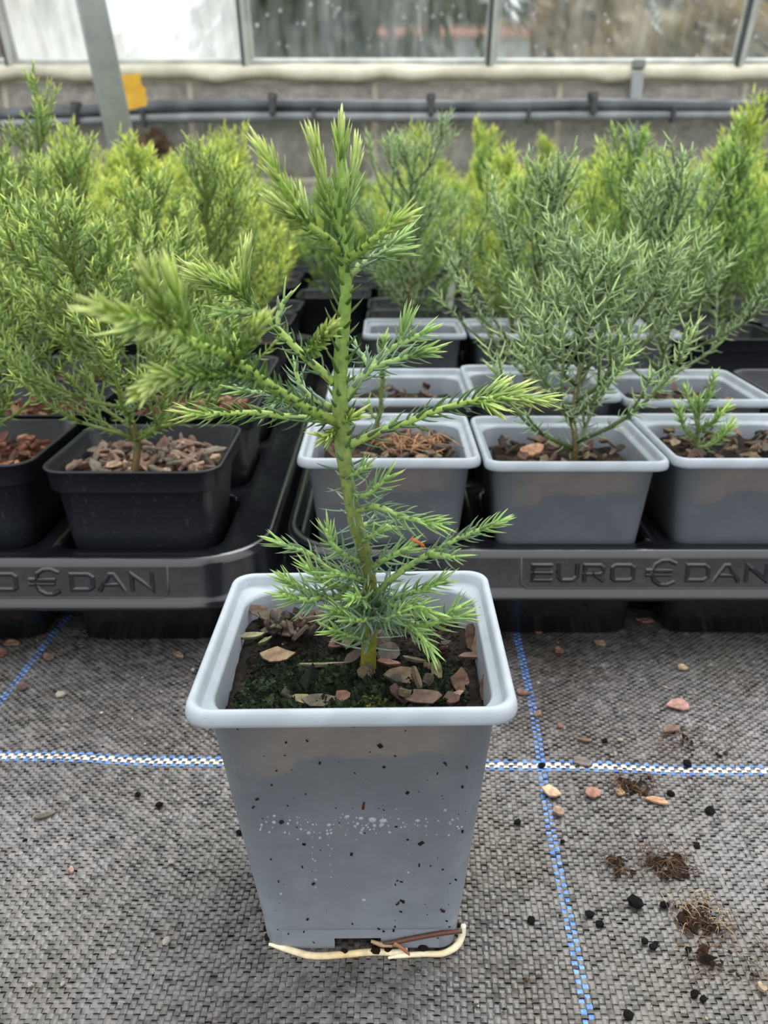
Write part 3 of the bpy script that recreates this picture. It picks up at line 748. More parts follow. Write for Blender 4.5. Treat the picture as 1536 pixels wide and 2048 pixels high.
# ------------------------------------------------------------------ needles / shoots
GA = 2.399963
def needles(P, OUT, AX, L, W, C0, C1, nseg=3, nside=4, curl=1.0):
    """P base, OUT unit outward dir, AX unit shoot dir. Curved, keeled, tapering needles."""
    n = len(P); ts = np.linspace(0, 1, nseg+1)
    L = np.asarray(L)[:, None]; curl = np.asarray(curl)*np.ones(n); cu = curl[:, None]
    SIDE = np.cross(AX, OUT); SIDE /= (np.linalg.norm(SIDE, axis=1)[:, None]+1e-9)
    p1 = P + OUT*L*.5
    p2 = P + (OUT*(1-.22*cu) + AX*.42*cu)*L
    prof = [1.0, .95, .8, .5, .0] if nseg == 4 else ([1.0, .92, .62, .0] if nseg == 3 else ([1.0, .8, 0.] if nseg == 2 else [1., 0.]))
    V = []
    for k, t_ in enumerate(ts):
        c = P*(1-t_)**2 + p1*2*t_*(1-t_) + p2*t_*t_
        d = (p1-P)*(1-t_) + (p2-p1)*t_; d /= (np.linalg.norm(d, axis=1)[:, None]+1e-9)
        N_ = np.cross(d, SIDE)
        if k == nseg: V.append(c[:, None]); continue
        w_ = (W*prof[k]*.5)[:, None]
        if nside == 4: V.append(np.stack([c+SIDE*w_, c+N_*w_*.62, c-SIDE*w_, c-N_*w_*.62], 1))
        else: V.append(np.stack([c+SIDE*w_, c+N_*w_*.7, c-SIDE*w_], 1))
    V = np.concatenate(V, 1); m = V.shape[1]
    f4 = []; f3 = []
    for k in range(nseg-1):
        for s in range(nside):
            a, b = k*nside+s, k*nside+(s+1) % nside; f4.append([a, b, b+nside, a+nside])
    for s in range(nside): f3.append([(nseg-1)*nside+s, (nseg-1)*nside+(s+1) % nside, nseg*nside])
    cc = []
    for k, t_ in enumerate(ts):
        c_ = C0*(1-t_) + C1*t_; cc.append(np.repeat(c_[:, None], 1 if k == nseg else nside, 1))
    C = np.concatenate(cc, 1)
    return V, np.array(f4).reshape(-1, 4), np.array(f3), C
def pack(V, f4, f3, C):
    n, m, _ = V.shape; off = (np.arange(n)*m)[:, None, None]
    F = []
    if len(f4): F.append((off+f4[None]).reshape(-1, 4))
    F.append((off+f3[None]).reshape(-1, 3))
    return V.reshape(-1, 3), F, C.reshape(-1, 3)
def shoot_samples(path, spacing, rng, t0=0.0):
    """phyllotactic needle seats along a polyline; spacing may depend on t"""
    seg = np.linalg.norm(np.diff(path, axis=0), axis=1); cum = np.concatenate([[0], np.cumsum(seg)]); T = cum[-1]
    s = []; x = T*t0
    while x < T:
        s.append(x); x += spacing(x/T)*rng.uniform(.75, 1.25)
    s = np.array(s) if s else np.array([0.0])
    P = np.stack([np.interp(s, cum, path[:, k]) for k in range(3)], 1)
    e = T*.03+1e-5
    A = np.stack([np.interp(np.clip(s+e, 0, T), cum, path[:, k]) - np.interp(np.clip(s-e, 0, T), cum, path[:, k]) for k in range(3)], 1)
    A /= (np.linalg.norm(A, axis=1)[:, None]+1e-12)
    ref = np.tile(np.array([[.3, .9, .2]]), (len(s), 1)); U = np.cross(A, ref); U /= np.linalg.norm(U, axis=1)[:, None]; B = np.cross(A, U)
    ph = np.arange(len(s))*GA + rng.uniform(0, 6.28) + rng.normal(0, .25, len(s))
    R_ = U*np.cos(ph)[:, None] + B*np.sin(ph)[:, None]
    return s/T, P, A, R_, T
def tube_np(path, rad, col, n=7, ridge=0.0, seed=0):
    mb = MB(); P = [Vector(p) for p in path]; mb.tube(P, list(rad), n)
    V = np.array(mb.v)
    return V, mb.f, np.tile(np.array(col), (len(V), 1)) if np.ndim(col) == 1 else np.repeat(np.array(col), n, 0)

# colour sets (sRGB): tip, tip-base, mid, old
PAL = {
 'main': dict(tip=lin(214, 228, 156), young=lin(164, 190, 94), mid=lin(92, 124, 54), old=lin(86, 110, 80), stem=lin(120, 142, 62)),
 'blue': dict(tip=lin(185, 208, 135), young=lin(140, 172, 96), mid=lin(116, 140, 106), old=lin(124, 142, 124), stem=lin(120, 140, 74)),
 'left': dict(tip=lin(212, 226, 136), young=lin(172, 196, 98), mid=lin(136, 164, 88), old=lin(124, 148, 100), stem=lin(120, 132, 60)),
 'right': dict(tip=lin(196, 210, 154), young=lin(166, 190, 124), mid=lin(146, 168, 118), old=lin(152, 172, 136), stem=lin(72, 92, 40)),  # pale waxy needles, highlights of their upper faces put into the colour
 'yellow': dict(tip=lin(228, 234, 128), young=lin(206, 218, 106), mid=lin(178, 198, 94), old=lin(150, 172, 94), stem=lin(140, 150, 76)),
 'green': dict(tip=lin(200, 220, 124), young=lin(160, 192, 96), mid=lin(130, 162, 86), old=lin(114, 142, 88), stem=lin(112, 130, 66)),
}
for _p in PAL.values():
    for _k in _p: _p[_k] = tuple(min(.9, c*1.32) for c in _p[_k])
def needle_cols(t, pal, rng, ytip=.75, young=1.0):
    p = PAL[pal]; n = len(t)
    # base colour: old -> mid -> young towards the tip of the shoot
    a = np.array(p['old']); b = np.array(p['mid']); c = np.array(p['young']); d = np.array(p['tip'])
    u = np.clip(t/ytip, 0, 1)[:, None]; v = np.clip((t-ytip)/(1-ytip), 0, 1)[:, None]*young
    base = (a*(1-u)+b*u)*(1-v) + c*v
    tip = base*1.05*(1-v*.88) + d*v*.88
    j = rng.uniform(.8, 1.2, (n, 1))
    return base*j, tip*j

def shoot(path, rng, pal, r0, r1, L0, L1, W, spacing, ang0, ang1, nseg, nside, brush=.25, t0=0., ytip=.7, young=1.0, nside_tube=6, tubecol=None):
    """one twig with its needles. ang = lean from the shoot axis (rad)"""
    t, P, A, R_, T = shoot_samples(path, spacing, rng, t0)
    k = np.clip((t-(1-brush))/brush, 0, 1)
    ang = ang0*(1-k) + ang1*k + rng.normal(0, .10, len(t))
    OUT = R_*np.sin(ang)[:, None] + A*np.cos(ang)[:, None]
    L = (L0*(1-k)+L1*k)*rng.uniform(.8, 1.2, len(t)); 
    L = L*np.clip(.55+t*6, 0, 1)
    C0, C1 = needle_cols(t, pal, rng, ytip, young)
    rad = r0 + (r1-r0)*t
    Wn = W*rng.uniform(.85, 1.15, len(t))
    V, f4, f3, C = needles(P + R_*rad[:, None]*.6, OUT, A, L, Wn, C0, C1, nseg, nside, curl=1-.55*k)
    # the twig itself
    m = len(path); tt = np.linspace(0, 1, m)
    tc_ = np.array(PAL[pal]['stem'])*.85 if tubecol is None else np.array(tubecol)
    te_ = np.array(PAL[pal]['young']) if nside == 4 else np.array(PAL[pal]['mid'])*.75
    tcol = tc_[None]*(1-tt[:, None]) + te_[None]*tt[:, None]
    tw = tube_np(path, r0+(r1-r0)*tt, tcol, nside_tube)
    return (V, f4, f3, C, L*Wn), tw

def join_parts(parts):
    """parts: list of (V, faces(list), C) -> one"""
    Vs = []; Fs = []; Cs = []; b = 0
    for V, F, C in parts:
        Vs.append(V); Cs.append(C)
        for f in F:
            Fs.append(f+b if isinstance(f, np.ndarray) else [i+b for i in f])
        b += len(V)
    return np.concatenate(Vs), Fs, np.concatenate(Cs)

def gen_plant(seed, H, spread, nbr, pal, lod, lean=(0, 0), bare=.0, droop=0.0, L=.0065, W=.0008, dens=.0011, subs=4, elev=50, forks=0, bushy=1.0, ang=66):
    """returns (stem_part, [branch parts]) as (V,F,C) tuples in plant space (base at origin)"""
    rng = np.random.RandomState(seed); nseg, nside = ((3, 4), (3, 3), (2, 3))[lod]
    m = 9; z = np.linspace(0, H, m)
    wob = np.cumsum(rng.normal(0, H*.012, (m, 2)), 0)
    stem = np.stack([lean[0]*(z/H)**1.3 + wob[:, 0], lean[1]*(z/H)**1.3 + wob[:, 1], z], 1); stem[0] = 0
    rs0, rs1 = H*.012+.0006, .0009
    def mk(path, r0, r1, t0=0., brush=.2, Lk=1., ytip=.7, tubecol=None):
        (V, f4, f3, C, _), tw = shoot(path, rng, pal, r0, r1, L*Lk, L*1.0, W, lambda t: dens*(1.35-.75*t), math.radians(ang), math.radians(30), nseg, nside, brush, t0, ytip, 1.0, 6 if lod < 2 else 4, tubecol)
        a = pack(V, f4, f3, C); return [(tw[0], [list(f) for f in tw[1]], tw[2]), a]
    sp = mk(catmull(stem, 4 if lod < 2 else 2), rs0, rs1, bare, .14, 1.0, .85, lin(120, 96, 60) if lod < 2 else None)
    stem_part = join_parts(sp)
    branches = []
    for k in range(nbr):
        h = .05 + .87*((k+rng.uniform(0, .9))/nbr); h = max(h, bare+.03)
        base = np.array([np.interp(h*H, z, stem[:, q]) for q in range(3)])
        az = k*GA + rng.uniform(-.4, .4)
        prof = min(1, .68+h*2.2)*(1.12-h*.90)
        ln = spread*prof*rng.uniform(.55, 1.4)
        el = math.radians(elev*(.55+.7*h)+rng.uniform(-10, 10))
        d = np.array([math.cos(az)*math.cos(el), math.sin(az)*math.cos(el), math.sin(el)])
        up = np.array([0, 0, 1.])
        p1 = base + d*ln*.5; p2 = base + d*ln*.8 + up*ln*.14*(1-droop); p3 = p2 + (d*.16+up*.20*(1-droop))*ln + rng.normal(0, ln*.03, 3)
        path = catmull([base, p1+rng.normal(0, ln*.03, 3), p2, p3], 4 if lod < 2 else 2)
        parts = mk(path, .0011, .0006, 0., .16)
        ns = int(subs*rng.uniform(.6, 1.4)*bushy)
        for q in range(ns):
            f = .16 + .72*(q+rng.rand()*.8)/max(ns, 1); i0 = min(int(f*(len(path)-1)), len(path)-2)
            b0 = path[i0]; ax = path[i0+1]-path[i0]; ax /= np.linalg.norm(ax)
            sd_ = np.cross(ax, up); sd_ /= (np.linalg.norm(sd_)+1e-9); sgn = 1 if q % 2 else -1
            dd = ax*.75 + sd_*sgn*rng.uniform(.35, .75) + up*rng.uniform(.1, .5); dd /= np.linalg.norm(dd)
            sl = ln*(1.05-f)*rng.uniform(.5, .9)+.009
            pp = catmull([b0, b0+dd*sl*.55, b0+dd*sl+up*sl*.12], 4 if lod < 2 else 2)
            parts += mk(pp, .0008, .0005, .05, .24, .92, .6)
        branches.append(join_parts(parts))
    return stem_part, branches

def plant_objects(name, seed, loc, rz, label, cat, group=None, split=True, **kw):
    st, br = gen_plant(seed, **kw)
    root = empty(name, loc, rz); tag(root, label, cat, group)
    M = [M_NEEDLE if kw['lod'] < 2 else M_NEEDLE_FAR]
    obj('stem', mesh_np('stem', st[0], st[1], M, st[2]), root)
    if split:
        for b in br: obj('branch', mesh_np('branch', b[0], b[1], M, b[2]), root)
    else:
        J_ = join_parts(br); o = obj('foliage', mesh_np('foliage', J_[0], J_[1], M, J_[2]), root); o['kind'] = 'stuff'
    return root

# ================================================================== MAIN POT
POT_X, POT_Y = -0.009, 0.2538
PZ = 0.0006
pot = empty('plant_pot', (POT_X+.0018, POT_Y, PZ), math.radians(-0.4)); pot.rotation_euler.y = math.radians(-1.0); tag(pot, 'square grey plastic pot in front, alone on the fabric', 'pot')
# body with a drainage notch cut from the front foot
def main_pot_mesh():
    mb = grey_pot_mesh(); n = 32
    # move the bottom front-middle vertices up to leave an opening: add a few columns along the front edge
    V = [Vector(v) for v in mb.v]; Fs = [list(f) for f in mb.f]
    # faces of the first three loops whose span is the long front edge (between corner 3 end and corner 4 start)
    res = []
    xs = [None]
    for f in Fs:
        P = [V[i] for i in f]
        if len(f) == 4 and max(p.z for p in P) <= .0098 and all(p.y < -.0285 for p in P) and (max(p.x for p in P)-min(p.x for p in P)) > .03:
            zl = min(p.z for p in P); zh = max(p.z for p in P)
            xl, xr = min(p.x for p in P), max(p.x for p in P)
            def pt(x, z):
                lowp = [p for p in P if abs(p.z-zl) < 1e-6][0]; hip = [p for p in P if abs(p.z-zh) < 1e-6][0]
                k = (z-zl)/(zh-zl); return Vector((x, lowp.y*(1-k)+hip.y*k, z))
            nx0, nx1, nz = -.0085, .0065, .0052
            def quad(a, b, z0, z1):
                i = len(V); V.extend([pt(a, z0), pt(b, z0), pt(b, z1), pt(a, z1)]); res.append([i, i+1, i+2, i+3])
            if zh <= .0009:
                quad(xl, nx0, zl, zh); quad(nx1, xr, zl, zh)
            elif zl < .0009:
                quad(xl, nx0, zl, zh); quad(nx1, xr, zl, zh); quad(nx0, nx1, nz, zh)
                # little reveal so the opening has depth
                for (a, b, z0, z1) in ((nx0, nx0, zl, nz), (nx1, nx1, zl, nz), (nx0, nx1, nz, nz)):
                    i = len(V); d = Vector((0, .0012, 0)); V.extend([pt(a, z0), pt(b, z1), pt(b, z1)+d, pt(a, z0)+d]); res.append([i, i+1, i+2, i+3])
            else: res.append(f)
        else: res.append(f)
    m2 = MB(); m2.v = [tuple(p) for p in V]; m2.f = res; m2.c = [(1, 1, 1)]*len(V)
    return m2.mesh('pot_body', M_POT)
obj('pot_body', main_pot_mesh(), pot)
# water beads on the front face
Rd = np.random.RandomState(8); g = MB()
def face_pt(px, py):
    # point on the sloped front face of the pot under a pixel
    d = ray(px, py); y0 = POT_Y
    k = .0087/.0836; n_ = Vector((0, 1, k)); c_ = y0 - .0328 + k*(PZ+.011)
    s = (c_ - n_.dot(CAM))/n_.dot(d); return CAM + d*s
def drop(px, py, r_, asp=1.2):
    p = face_pt(px, py); L_ = []
    for (u, v) in ((1, 0), (.85, .35), (.5, .6), (.08, .7)):
        L_.append([(p.x + r_*u*math.cos(a_), p.y - r_*v*.6 + r_*u*asp*math.sin(a_)*-.05, p.z + r_*asp*u*math.sin(a_)) for a_ in np.linspace(0, 2*math.pi, 9)[:-1]])
    g.loft(L_, False, True)
for k in range(150):
    x = Rd.uniform(520, 925); y = 1650 + Rd.normal(0, 12)
    drop(x, y, abs(Rd.normal(.00018, .00014))+.00008)
for x0, y0, y1 in ((630, 1650, 1790), (662, 1660, 1760), (624, 1660, 1720), (815, 1660, 1745), (855, 1690, 1740)):
    y = y0
    while y < y1: drop(x0+Rd.normal(0, 2), y, Rd.uniform(.0001, .00032), 1.3); y += Rd.uniform(7, 22)
for x, y, r_ in ((548, 1645, .0006), (658, 1650, .0007), (693, 1634, .0006), (745, 1640, .0013), (765, 1642, .0011), (722, 1637, .0008), (835, 1641, .0008), (890, 1620, .0006), (905, 1640, .0004), (562, 1788, .0005), (728, 1800, .0007), (816, 1745, .0005), (632, 1760, .0004), (655, 1668, .0005), (640, 1676, .0005)):
    drop(x, y, r_, .8 if r_ > .0006 else 1.2)
o = build(g, 'water_beads', M_DROP); tag(o, 'small water beads across the front face of the front grey pot', 'water drops', None, 'stuff')
# soil specks on the face
g = MB(); Rs_ = random.Random(4)
for k in range(130):
    px, py = Rs_.uniform(470, 950), 1450+440*Rs_.random()**.7
    if px < 450+ (py-1450)*.2+15 or px > 975-(py-1450)*.1-12: continue
    p = face_pt(px, py); s_ = .00012+abs(Rs_.gauss(0, .00016))
    g.box(p + Vector((0, -s_*.2, 0)), (s_*Rs_.uniform(.6, 1.8), s_*.5, s_*Rs_.uniform(.5, 1.3)), Euler((0, Rs_.uniform(0, 3), 0)).to_matrix(), lin(30, 24, 18))
for px, py, s_, c_ in ((727, 1611, .0007, lin(70, 34, 24)), (703, 1708, .0007, lin(20, 16, 14)), (925, 1663, .0006, lin(22, 18, 15)), (797, 1805, .0006, lin(50, 42, 34)), (790, 1853, .0005, lin(22, 18, 15)), (740, 1504, .0003, lin(22, 18, 15)), (708, 1453, .0004, lin(40, 30, 26))):
    p = face_pt(px, py); g.box(p, (s_*.5, s_*.4, s_*(1.9 if px == 727 else .8)), Euler((0, .15, 0)).to_matrix(), c_)
o = build(g, 'soil_specks', M_SOIL, None, False, True, bevel=0.00008, seg=1); tag(o, 'dark soil specks stuck on the front face of the front grey pot', 'soil', None, 'stuff')

SZ = PZ + .0845
soilf = lambda x, y: SZ - 0.0005 + .0012*hnoise(x, y, 3)*.5 + .0035*np.clip((y+.005)/.035, 0, 1)*np.clip((-x-.008)/.02, 0, 1)
ms = soil_mesh(.0390, 0, .0024, 3, SOILC, 40)
vv = np.empty(len(ms.vertices)*3, np.float32); ms.vertices.foreach_get('co', vv); vv = vv.reshape(-1, 3)
top = vv[:, 2] > -.008; vv[top, 2] = soilf(vv[top, 0], vv[top, 1]) + np.random.RandomState(2).normal(0, .0003, top.sum()); vv[~top, 2] = SZ-.014
ms.vertices.foreach_set('co', vv.reshape(-1)); ms.update()
so_ = obj('potting_soil', ms); so_.location = (POT_X, POT_Y, 0); tag(so_, 'dark damp potting soil filling the front grey pot', 'soil', None, 'stuff')
o = obj('soil_crumbs', crumbs_mesh(3400, .0350, soilf, 21, .0007, SOILC+[lin(44, 35, 27)])); o.location = (POT_X, POT_Y, 0); tag(o, 'loose dark soil crumbs on the soil of the front grey pot', 'soil', None, 'stuff')
# moss cushion on the left front and middle
def moss(n, cx, cy, sx_, sy_, seed, cols, h):
    Rn = np.random.RandomState(seed); x = np.clip(cx+Rn.normal(0, sx_, n), -.0345, .0345); y = np.clip(cy+Rn.normal(0, sy_, n), -.0345, .0345)
    zz = soilf(x, y) + h*np.exp(-((x-cx)/sx_)**2*.6-((y-cy)/sy_)**2*.6)*(1+.35*hnoise(x*2, y*2, seed))
    b = np.stack([x, y, zz-.0008], 1); d = Rn.normal(0, .6, (n, 3)); d[:, 2] = np.abs(d[:, 2])+.5; d /= np.linalg.norm(d, axis=1)[:, None]
    c = np.array(cols)[Rn.randint(0, len(cols), n)]
    V, f4, f3, C = needles(b, d, np.tile([[0, 0, 1.]], (n, 1)), Rn.uniform(.0009, .0022, n), np.full(n, .0007), c*.8, c*1.2, 2, 3)
    return pack(V, f4, f3, C)
def moss_lumps(n, cx, cy, sx_, sy_, seed, cols, h, size):
    Rn = np.random.RandomState(seed); x = cx+Rn.normal(0, sx_, n); y = cy+Rn.normal(0, sy_, n)
    x = np.where(np.abs(x) > .035, Rn.uniform(-.034, .034, n)*.9, x); y = np.where(np.abs(y) > .035, Rn.uniform(-.035, -.02, n), y)
    bump_ = h*np.exp(-((x-cx)/sx_)**2*.5-((y-cy)/sy_)**2*.5)*(1+.5*hnoise(x*1.6, y*1.6, seed))
    z = soilf(x, y) + np.clip(bump_, 0, 1)
    sz = size*Rn.lognormal(0, .35, n); base = np.array([(1, 0, 0), (-1, 0, 0), (0, 1, 0), (0, -1, 0), (0, 0, 1), (0, 0, -1)], float)
    V = base[None]*sz[:, None, None]*Rn.uniform(.4, 1.5, (n, 6, 1)) + Rn.normal(0, .3, (n, 6, 3))*sz[:, None, None] + np.stack([x, y, z], 1)[:, None]
    f = np.array([(0, 2, 4), (2, 1, 4), (1, 3, 4), (3, 0, 4), (2, 0, 5), (1, 2, 5), (3, 1, 5), (0, 3, 5)])
    C = np.repeat(np.array(cols)[Rn.randint(0, len(cols), n)], 6, 0)
    return V.reshape(-1, 3), [(np.arange(n)[:, None, None]*6+f[None]).reshape(-1, 3)], C
M2 = [lin(20, 28, 18), lin(32, 44, 25), lin(16, 21, 14), lin(46, 58, 34), lin(26, 33, 17)]
pm = join_parts([moss_lumps(2600, -.0275, -.022, .006, .008, 5, M2+[lin(60, 74, 54)], .0050, .0008), moss_lumps(3800, -.010, -.010, .012, .009, 6, M2, .0034, .0008), moss_lumps(700, .003, -.020, .005, .005, 7, M2+[lin(104, 112, 42), lin(84, 92, 36)], .0016, .0007), moss_lumps(900, .024, -.008, .006, .010, 8, M2, .0014, .0008)])
o = obj('moss', mesh_np('moss', pm[0], pm[1], M_SOIL, pm[2], False)); o.location = (POT_X, POT_Y, 0); tag(o, 'dark green moss growing on the soil of the front pot', 'moss', None, 'stuff')
for _k, (mx, my, hh_, nn_) in enumerate(((-.022, .022, .010, 30), (.012, .008, .020, 18), (.018, -.022, .012, 8))):
    strew('dark', POT_X+mx, POT_Y+my, SZ+.001+(.003 if _k == 0 else 0), hh_, nn_, 300+_k, 'small bark chip on the soil of the front pot, '+('back left heap', 'around the stem', 'front right')[_k], 'front pot bark', tilt=.55)

# named bark pieces in the main pot: px,py, length(px), width(px), yaw, tilt, colour, label
def pot_chip(px, py, l, w_, yaw, tx, ty, col, label, z=.0026, seed=0, curl=.15, jag=.25, name='bark_chip', cat='bark chip'):
    p = atz(px, py, SZ+z); q = p.copy()
    zz = float(soilf(np.array(p.x-POT_X), np.array(p.y-POT_Y)))+z; p = atz(px, py, zz); s_ = (p-CAM).length/F_PX
    col = tuple(c*.75 for c in grey_down([col], .3)[0])
    o = obj(name, chip_mesh(seed+500, l*s_, w_*s_, .0012, col, curl, jag)); o.location = p; o.rotation_euler = (tx, ty, yaw)
    tag(o, label, cat); return o
CH = [
 (553, 1312, 62, 40, .15, .5, 0, lin(150, 118, 72), 'tan bark chip with a mossy edge left of the stem in the front pot'),
 (800, 1352, 96, 42, .7, .6, .3, lin(100, 76, 44), 'long curled brown bark strip right of the stem in the front pot'),
 (798, 1388, 46, 52, 1.2, .7, .2, lin(92, 54, 46), 'dark red-brown bark flake at the front pot\'s front rim'),
 (850, 1393, 74, 34, .1, .5, 0, lin(110, 78, 60), 'brown weathered bark chip at the front pot\'s rim, right of the red flake'),
 (908, 1392, 50, 16, .7, .3, .1, lin(158, 116, 82), 'thin pale bark sliver near the front pot\'s front right corner'),
 (919, 1362, 34, 50, .2, .9, .1, lin(112, 74, 50), 'upright rusty bark chip near the right wall of the front pot'),
 (872, 1345, 24, 66, .1, .9, .1, lin(122, 118, 52), 'yellow-green lichen-covered bark strip standing in the front pot'),
 (948, 1312, 60, 16, .05, .2, 0, lin(128, 86, 62), 'flat reddish bark sliver at the right side of the front pot'),
 (640, 1400, 74, 30, .1, .5, 0, lin(112, 98, 76), 'grey-brown bark chip at the front rim, left of centre, in the front pot'),
 (606, 1400, 60, 22, -.1, .5, 0, lin(170, 158, 84), 'yellowish bark chip at the front rim of the front pot'),
 (686, 1392, 30, 26, .4, .5, 0, lin(150, 96, 68), 'small orange-brown bark piece at the front rim of the front pot'),
 (576, 1388, 40, 36, 1.1, .5, .3, lin(72, 70, 50), 'dull green-brown bark flake in the moss of the front pot'),
 (548, 1232, 70, 36, .5, .5, .2, lin(96, 78, 58), 'brown bark slab at the back left of the front pot'),
 (520, 1222, 44, 30, -.4, .7, .2, lin(110, 80, 62), 'ragged bark chip highest in the back left corner of the front pot'),
 (570, 1262, 66, 26, -.6, .5, 0, lin(112, 98, 62), 'olive-brown bark chip below the back left slab in the front pot'),
 (600, 1250, 34, 40, .3, .6, .3, lin(118, 92, 70), 'small folded bark chip right of the back left slab in the front pot'),
 (545, 1258, 46, 22, .4, .4, -.2, lin(84, 74, 48), 'dark mossy bark chip at the left of the front pot'),
 (502, 1272, 46, 14, .25, .3, 0, lin(146, 140, 88), 'pale straw stick by the left wall of the front pot'),
 (530, 1282, 34, 8, .9, .3, 0, lin(120, 128, 60), 'thin green-yellow twig on the soil at left of the front pot'),
 (680, 1285, 52, 30, .3, .4, 0, lin(116, 74, 60), 'reddish bark chip just behind the stem in the front pot'),
 (780, 1305, 56, 44, .5, .6, 0, lin(76, 66, 50), 'dark curled bark flake right behind the stem in the front pot'),
 (775, 1326, 48, 12, -.25, .3, 0, lin(142, 88, 62), 'thin orange bark sliver right of the stem in the front pot'),
 (940, 1275, 26, 54, .1, 1.0, .1, lin(104, 72, 50), 'bark piece leaning on the right wall of the front pot, at the back'),
 (950, 1290, 12, 46, .0, 1.0, .2, lin(160, 118, 80), 'pale wood splinter leaning on the right wall of the front pot'),
 (966, 1372, 16, 60, .05, 1.05, .15, lin(120, 84, 56), 'brown splinter leaning in the front right corner of the front pot'),
 (640, 1330, 90, 7, .05, .1, 0, lin(130, 124, 82), 'long thin straw lying on the moss of the front pot'),
 (830, 1320, 60, 7, -.4, .2, 0, lin(124, 112, 72), 'thin dry stalk right of the stem in the front pot'),
]
for k, c in enumerate(CH): pot_chip(*c, seed=k)
for k in range(9):
    pass
# perlite grains
g0 = MB()
Rg = random.Random(6)
def grain_mesh(seed, s_, col):
    Rn = np.random.RandomState(seed); b = np.array([(1, 0, 0), (-1, 0, 0), (0, 1, 0), (0, -1, 0), (0, 0, 1), (0, 0, -1), (.6, .6, .6), (-.6, .6, .6), (.6, -.6, .6), (-.6, -.6, .6), (.6, .6, -.6), (-.6, .6, -.6), (.6, -.6, -.6), (-.6, -.6, -.6)], float)
    b *= Rn.uniform(.7, 1.15, (14, 1)); b[:, 2] *= .75
    f = []
    tri = [(0, 6, 8), (0, 8, 12), (0, 12, 10), (0, 10, 6), (1, 7, 11), (1, 11, 13), (1, 13, 9), (1, 9, 7), (2, 6, 10), (2, 10, 11), (2, 11, 7), (2, 7, 6), (3, 8, 9), (3, 9, 13), (3, 13, 12), (3, 12, 8), (4, 6, 7), (4, 7, 9), (4, 9, 8), (4, 8, 6), (5, 10, 12), (5, 12, 13), (5, 13, 11), (5, 11, 10)]
    return mesh_np('grain', b*s_, [np.array(tri)], M_SOIL, np.tile(np.array(col), (14, 1)), False)
WHITE_G = [grain_mesh(i, 1.0, lin(222, 214, 196)) for i in range(4)]
for px, py, s_ in ((812, 1386, 5), (742, 1392, 6), (757, 1397, 5), (566, 1288, 4), (646, 1318, 4)):
    p = atz(px, py, SZ+.001); k = p-CAM; sc = k.length/F_PX*s_
    o = obj('perlite_grain', WHITE_G[int(px) % 4]); o.location = p; o.scale = (sc, sc, sc); tag(o, 'small white perlite grain on the soil of the front pot', 'perlite', 'perlite grains in the front pot')

# roots creeping out below the pot
def root_obj(name, pts, rad, col, label, col2=None):
    c = catmull([p for p in pts], 6); g = MB(); rr = np.interp(np.linspace(0, 1, len(c)), np.linspace(0, 1, len(rad)), rad)
    o0 = Vector(c[0]); g.tube([Vector(q)-o0 for q in c], list(rr), 8)
    cc = np.tile(np.array(col), (len(g.v), 1))
    if col2 is not None:
        f = np.repeat(np.linspace(0, 1, len(c)), 8)[:, None]; f = np.abs(f*2-1); cc = cc*(1-f)+np.array(col2)[None]*f
    o = obj(name, mesh_np(name, g.v, [list(f) for f in g.f], M_ROOT, cc)); o.location = o0; tag(o, label, 'root'); return o
def gpt(px, py, z=.001): return atz(px, py, z)
root_obj('root', [gpt(538, 1888, .0016), gpt(570, 1897, .0013), gpt(625, 1912, .0012), gpt(690, 1909, .0012), gpt(745, 1904, .0012), gpt(790, 1905, .0012), gpt(815, 1901, .0014)], [.0005, .0011, .0012, .0012, .0012, .0011, .0010], lin(214, 190, 140), 'thick cream root lying along the foot of the front pot', lin(232, 218, 190))
root_obj('root', [gpt(776, 1916, .0008), gpt(800, 1911, .0010), gpt(850, 1908, .0010), gpt(885, 1907, .0011), gpt(912, 1893, .0014), gpt(924, 1872, .004), gpt(927, 1850, .008)], [.0004, .0009, .0009, .0010, .0012, .0011, .0009], lin(226, 208, 168), 'cream root curling around the right foot corner of the front pot', lin(238, 228, 206))
FY = POT_Y - .0326
def fpt(px, py, d=0.0): return at(px, py, FY - d)
root_obj('root', [fpt(924, 1862), fpt(880, 1867), fpt(840, 1874), fpt(800, 1882), fpt(765, 1888, .0004)], [.0007, .0008, .0008, .0008, .0005], lin(86, 50, 36), 'dark brown twig-like root leaning on the right foot of the front pot')
root_obj('root', [fpt(788, 1886, .0006), fpt(806, 1897, .001), fpt(822, 1913, .0014)], [.0007, .0006, .0004], lin(150, 104, 70), 'short tan root fork under the brown twig at the front pot')
root_obj('root', [fpt(742, 1882), fpt(762, 1889, .0004), fpt(785, 1892, .0006)], [.0005, .0008, .0005], lin(158, 132, 100), 'short pale root stub in the drainage notch of the front pot')
for k, (px, py, s_) in enumerate(((533, 1857, 7), (537, 1875, 9), (690, 1902, 6), (752, 1902, 9), (775, 1899, 7), (915, 1850, 6), (846, 1895, 8))):
    p = gpt(px, py, .004 if px in (533, 915) else .0022); sc = (p-CAM).length/F_PX*s_
    o = obj('soil_clod', grain_mesh(40+k, 1.0, lin(44, 32, 24))); o.location = p; o.scale = (sc*1.2, sc, sc); tag(o, 'small dark soil clod clinging to the foot of the front pot', 'soil clod', 'soil clods at the foot of the front pot')

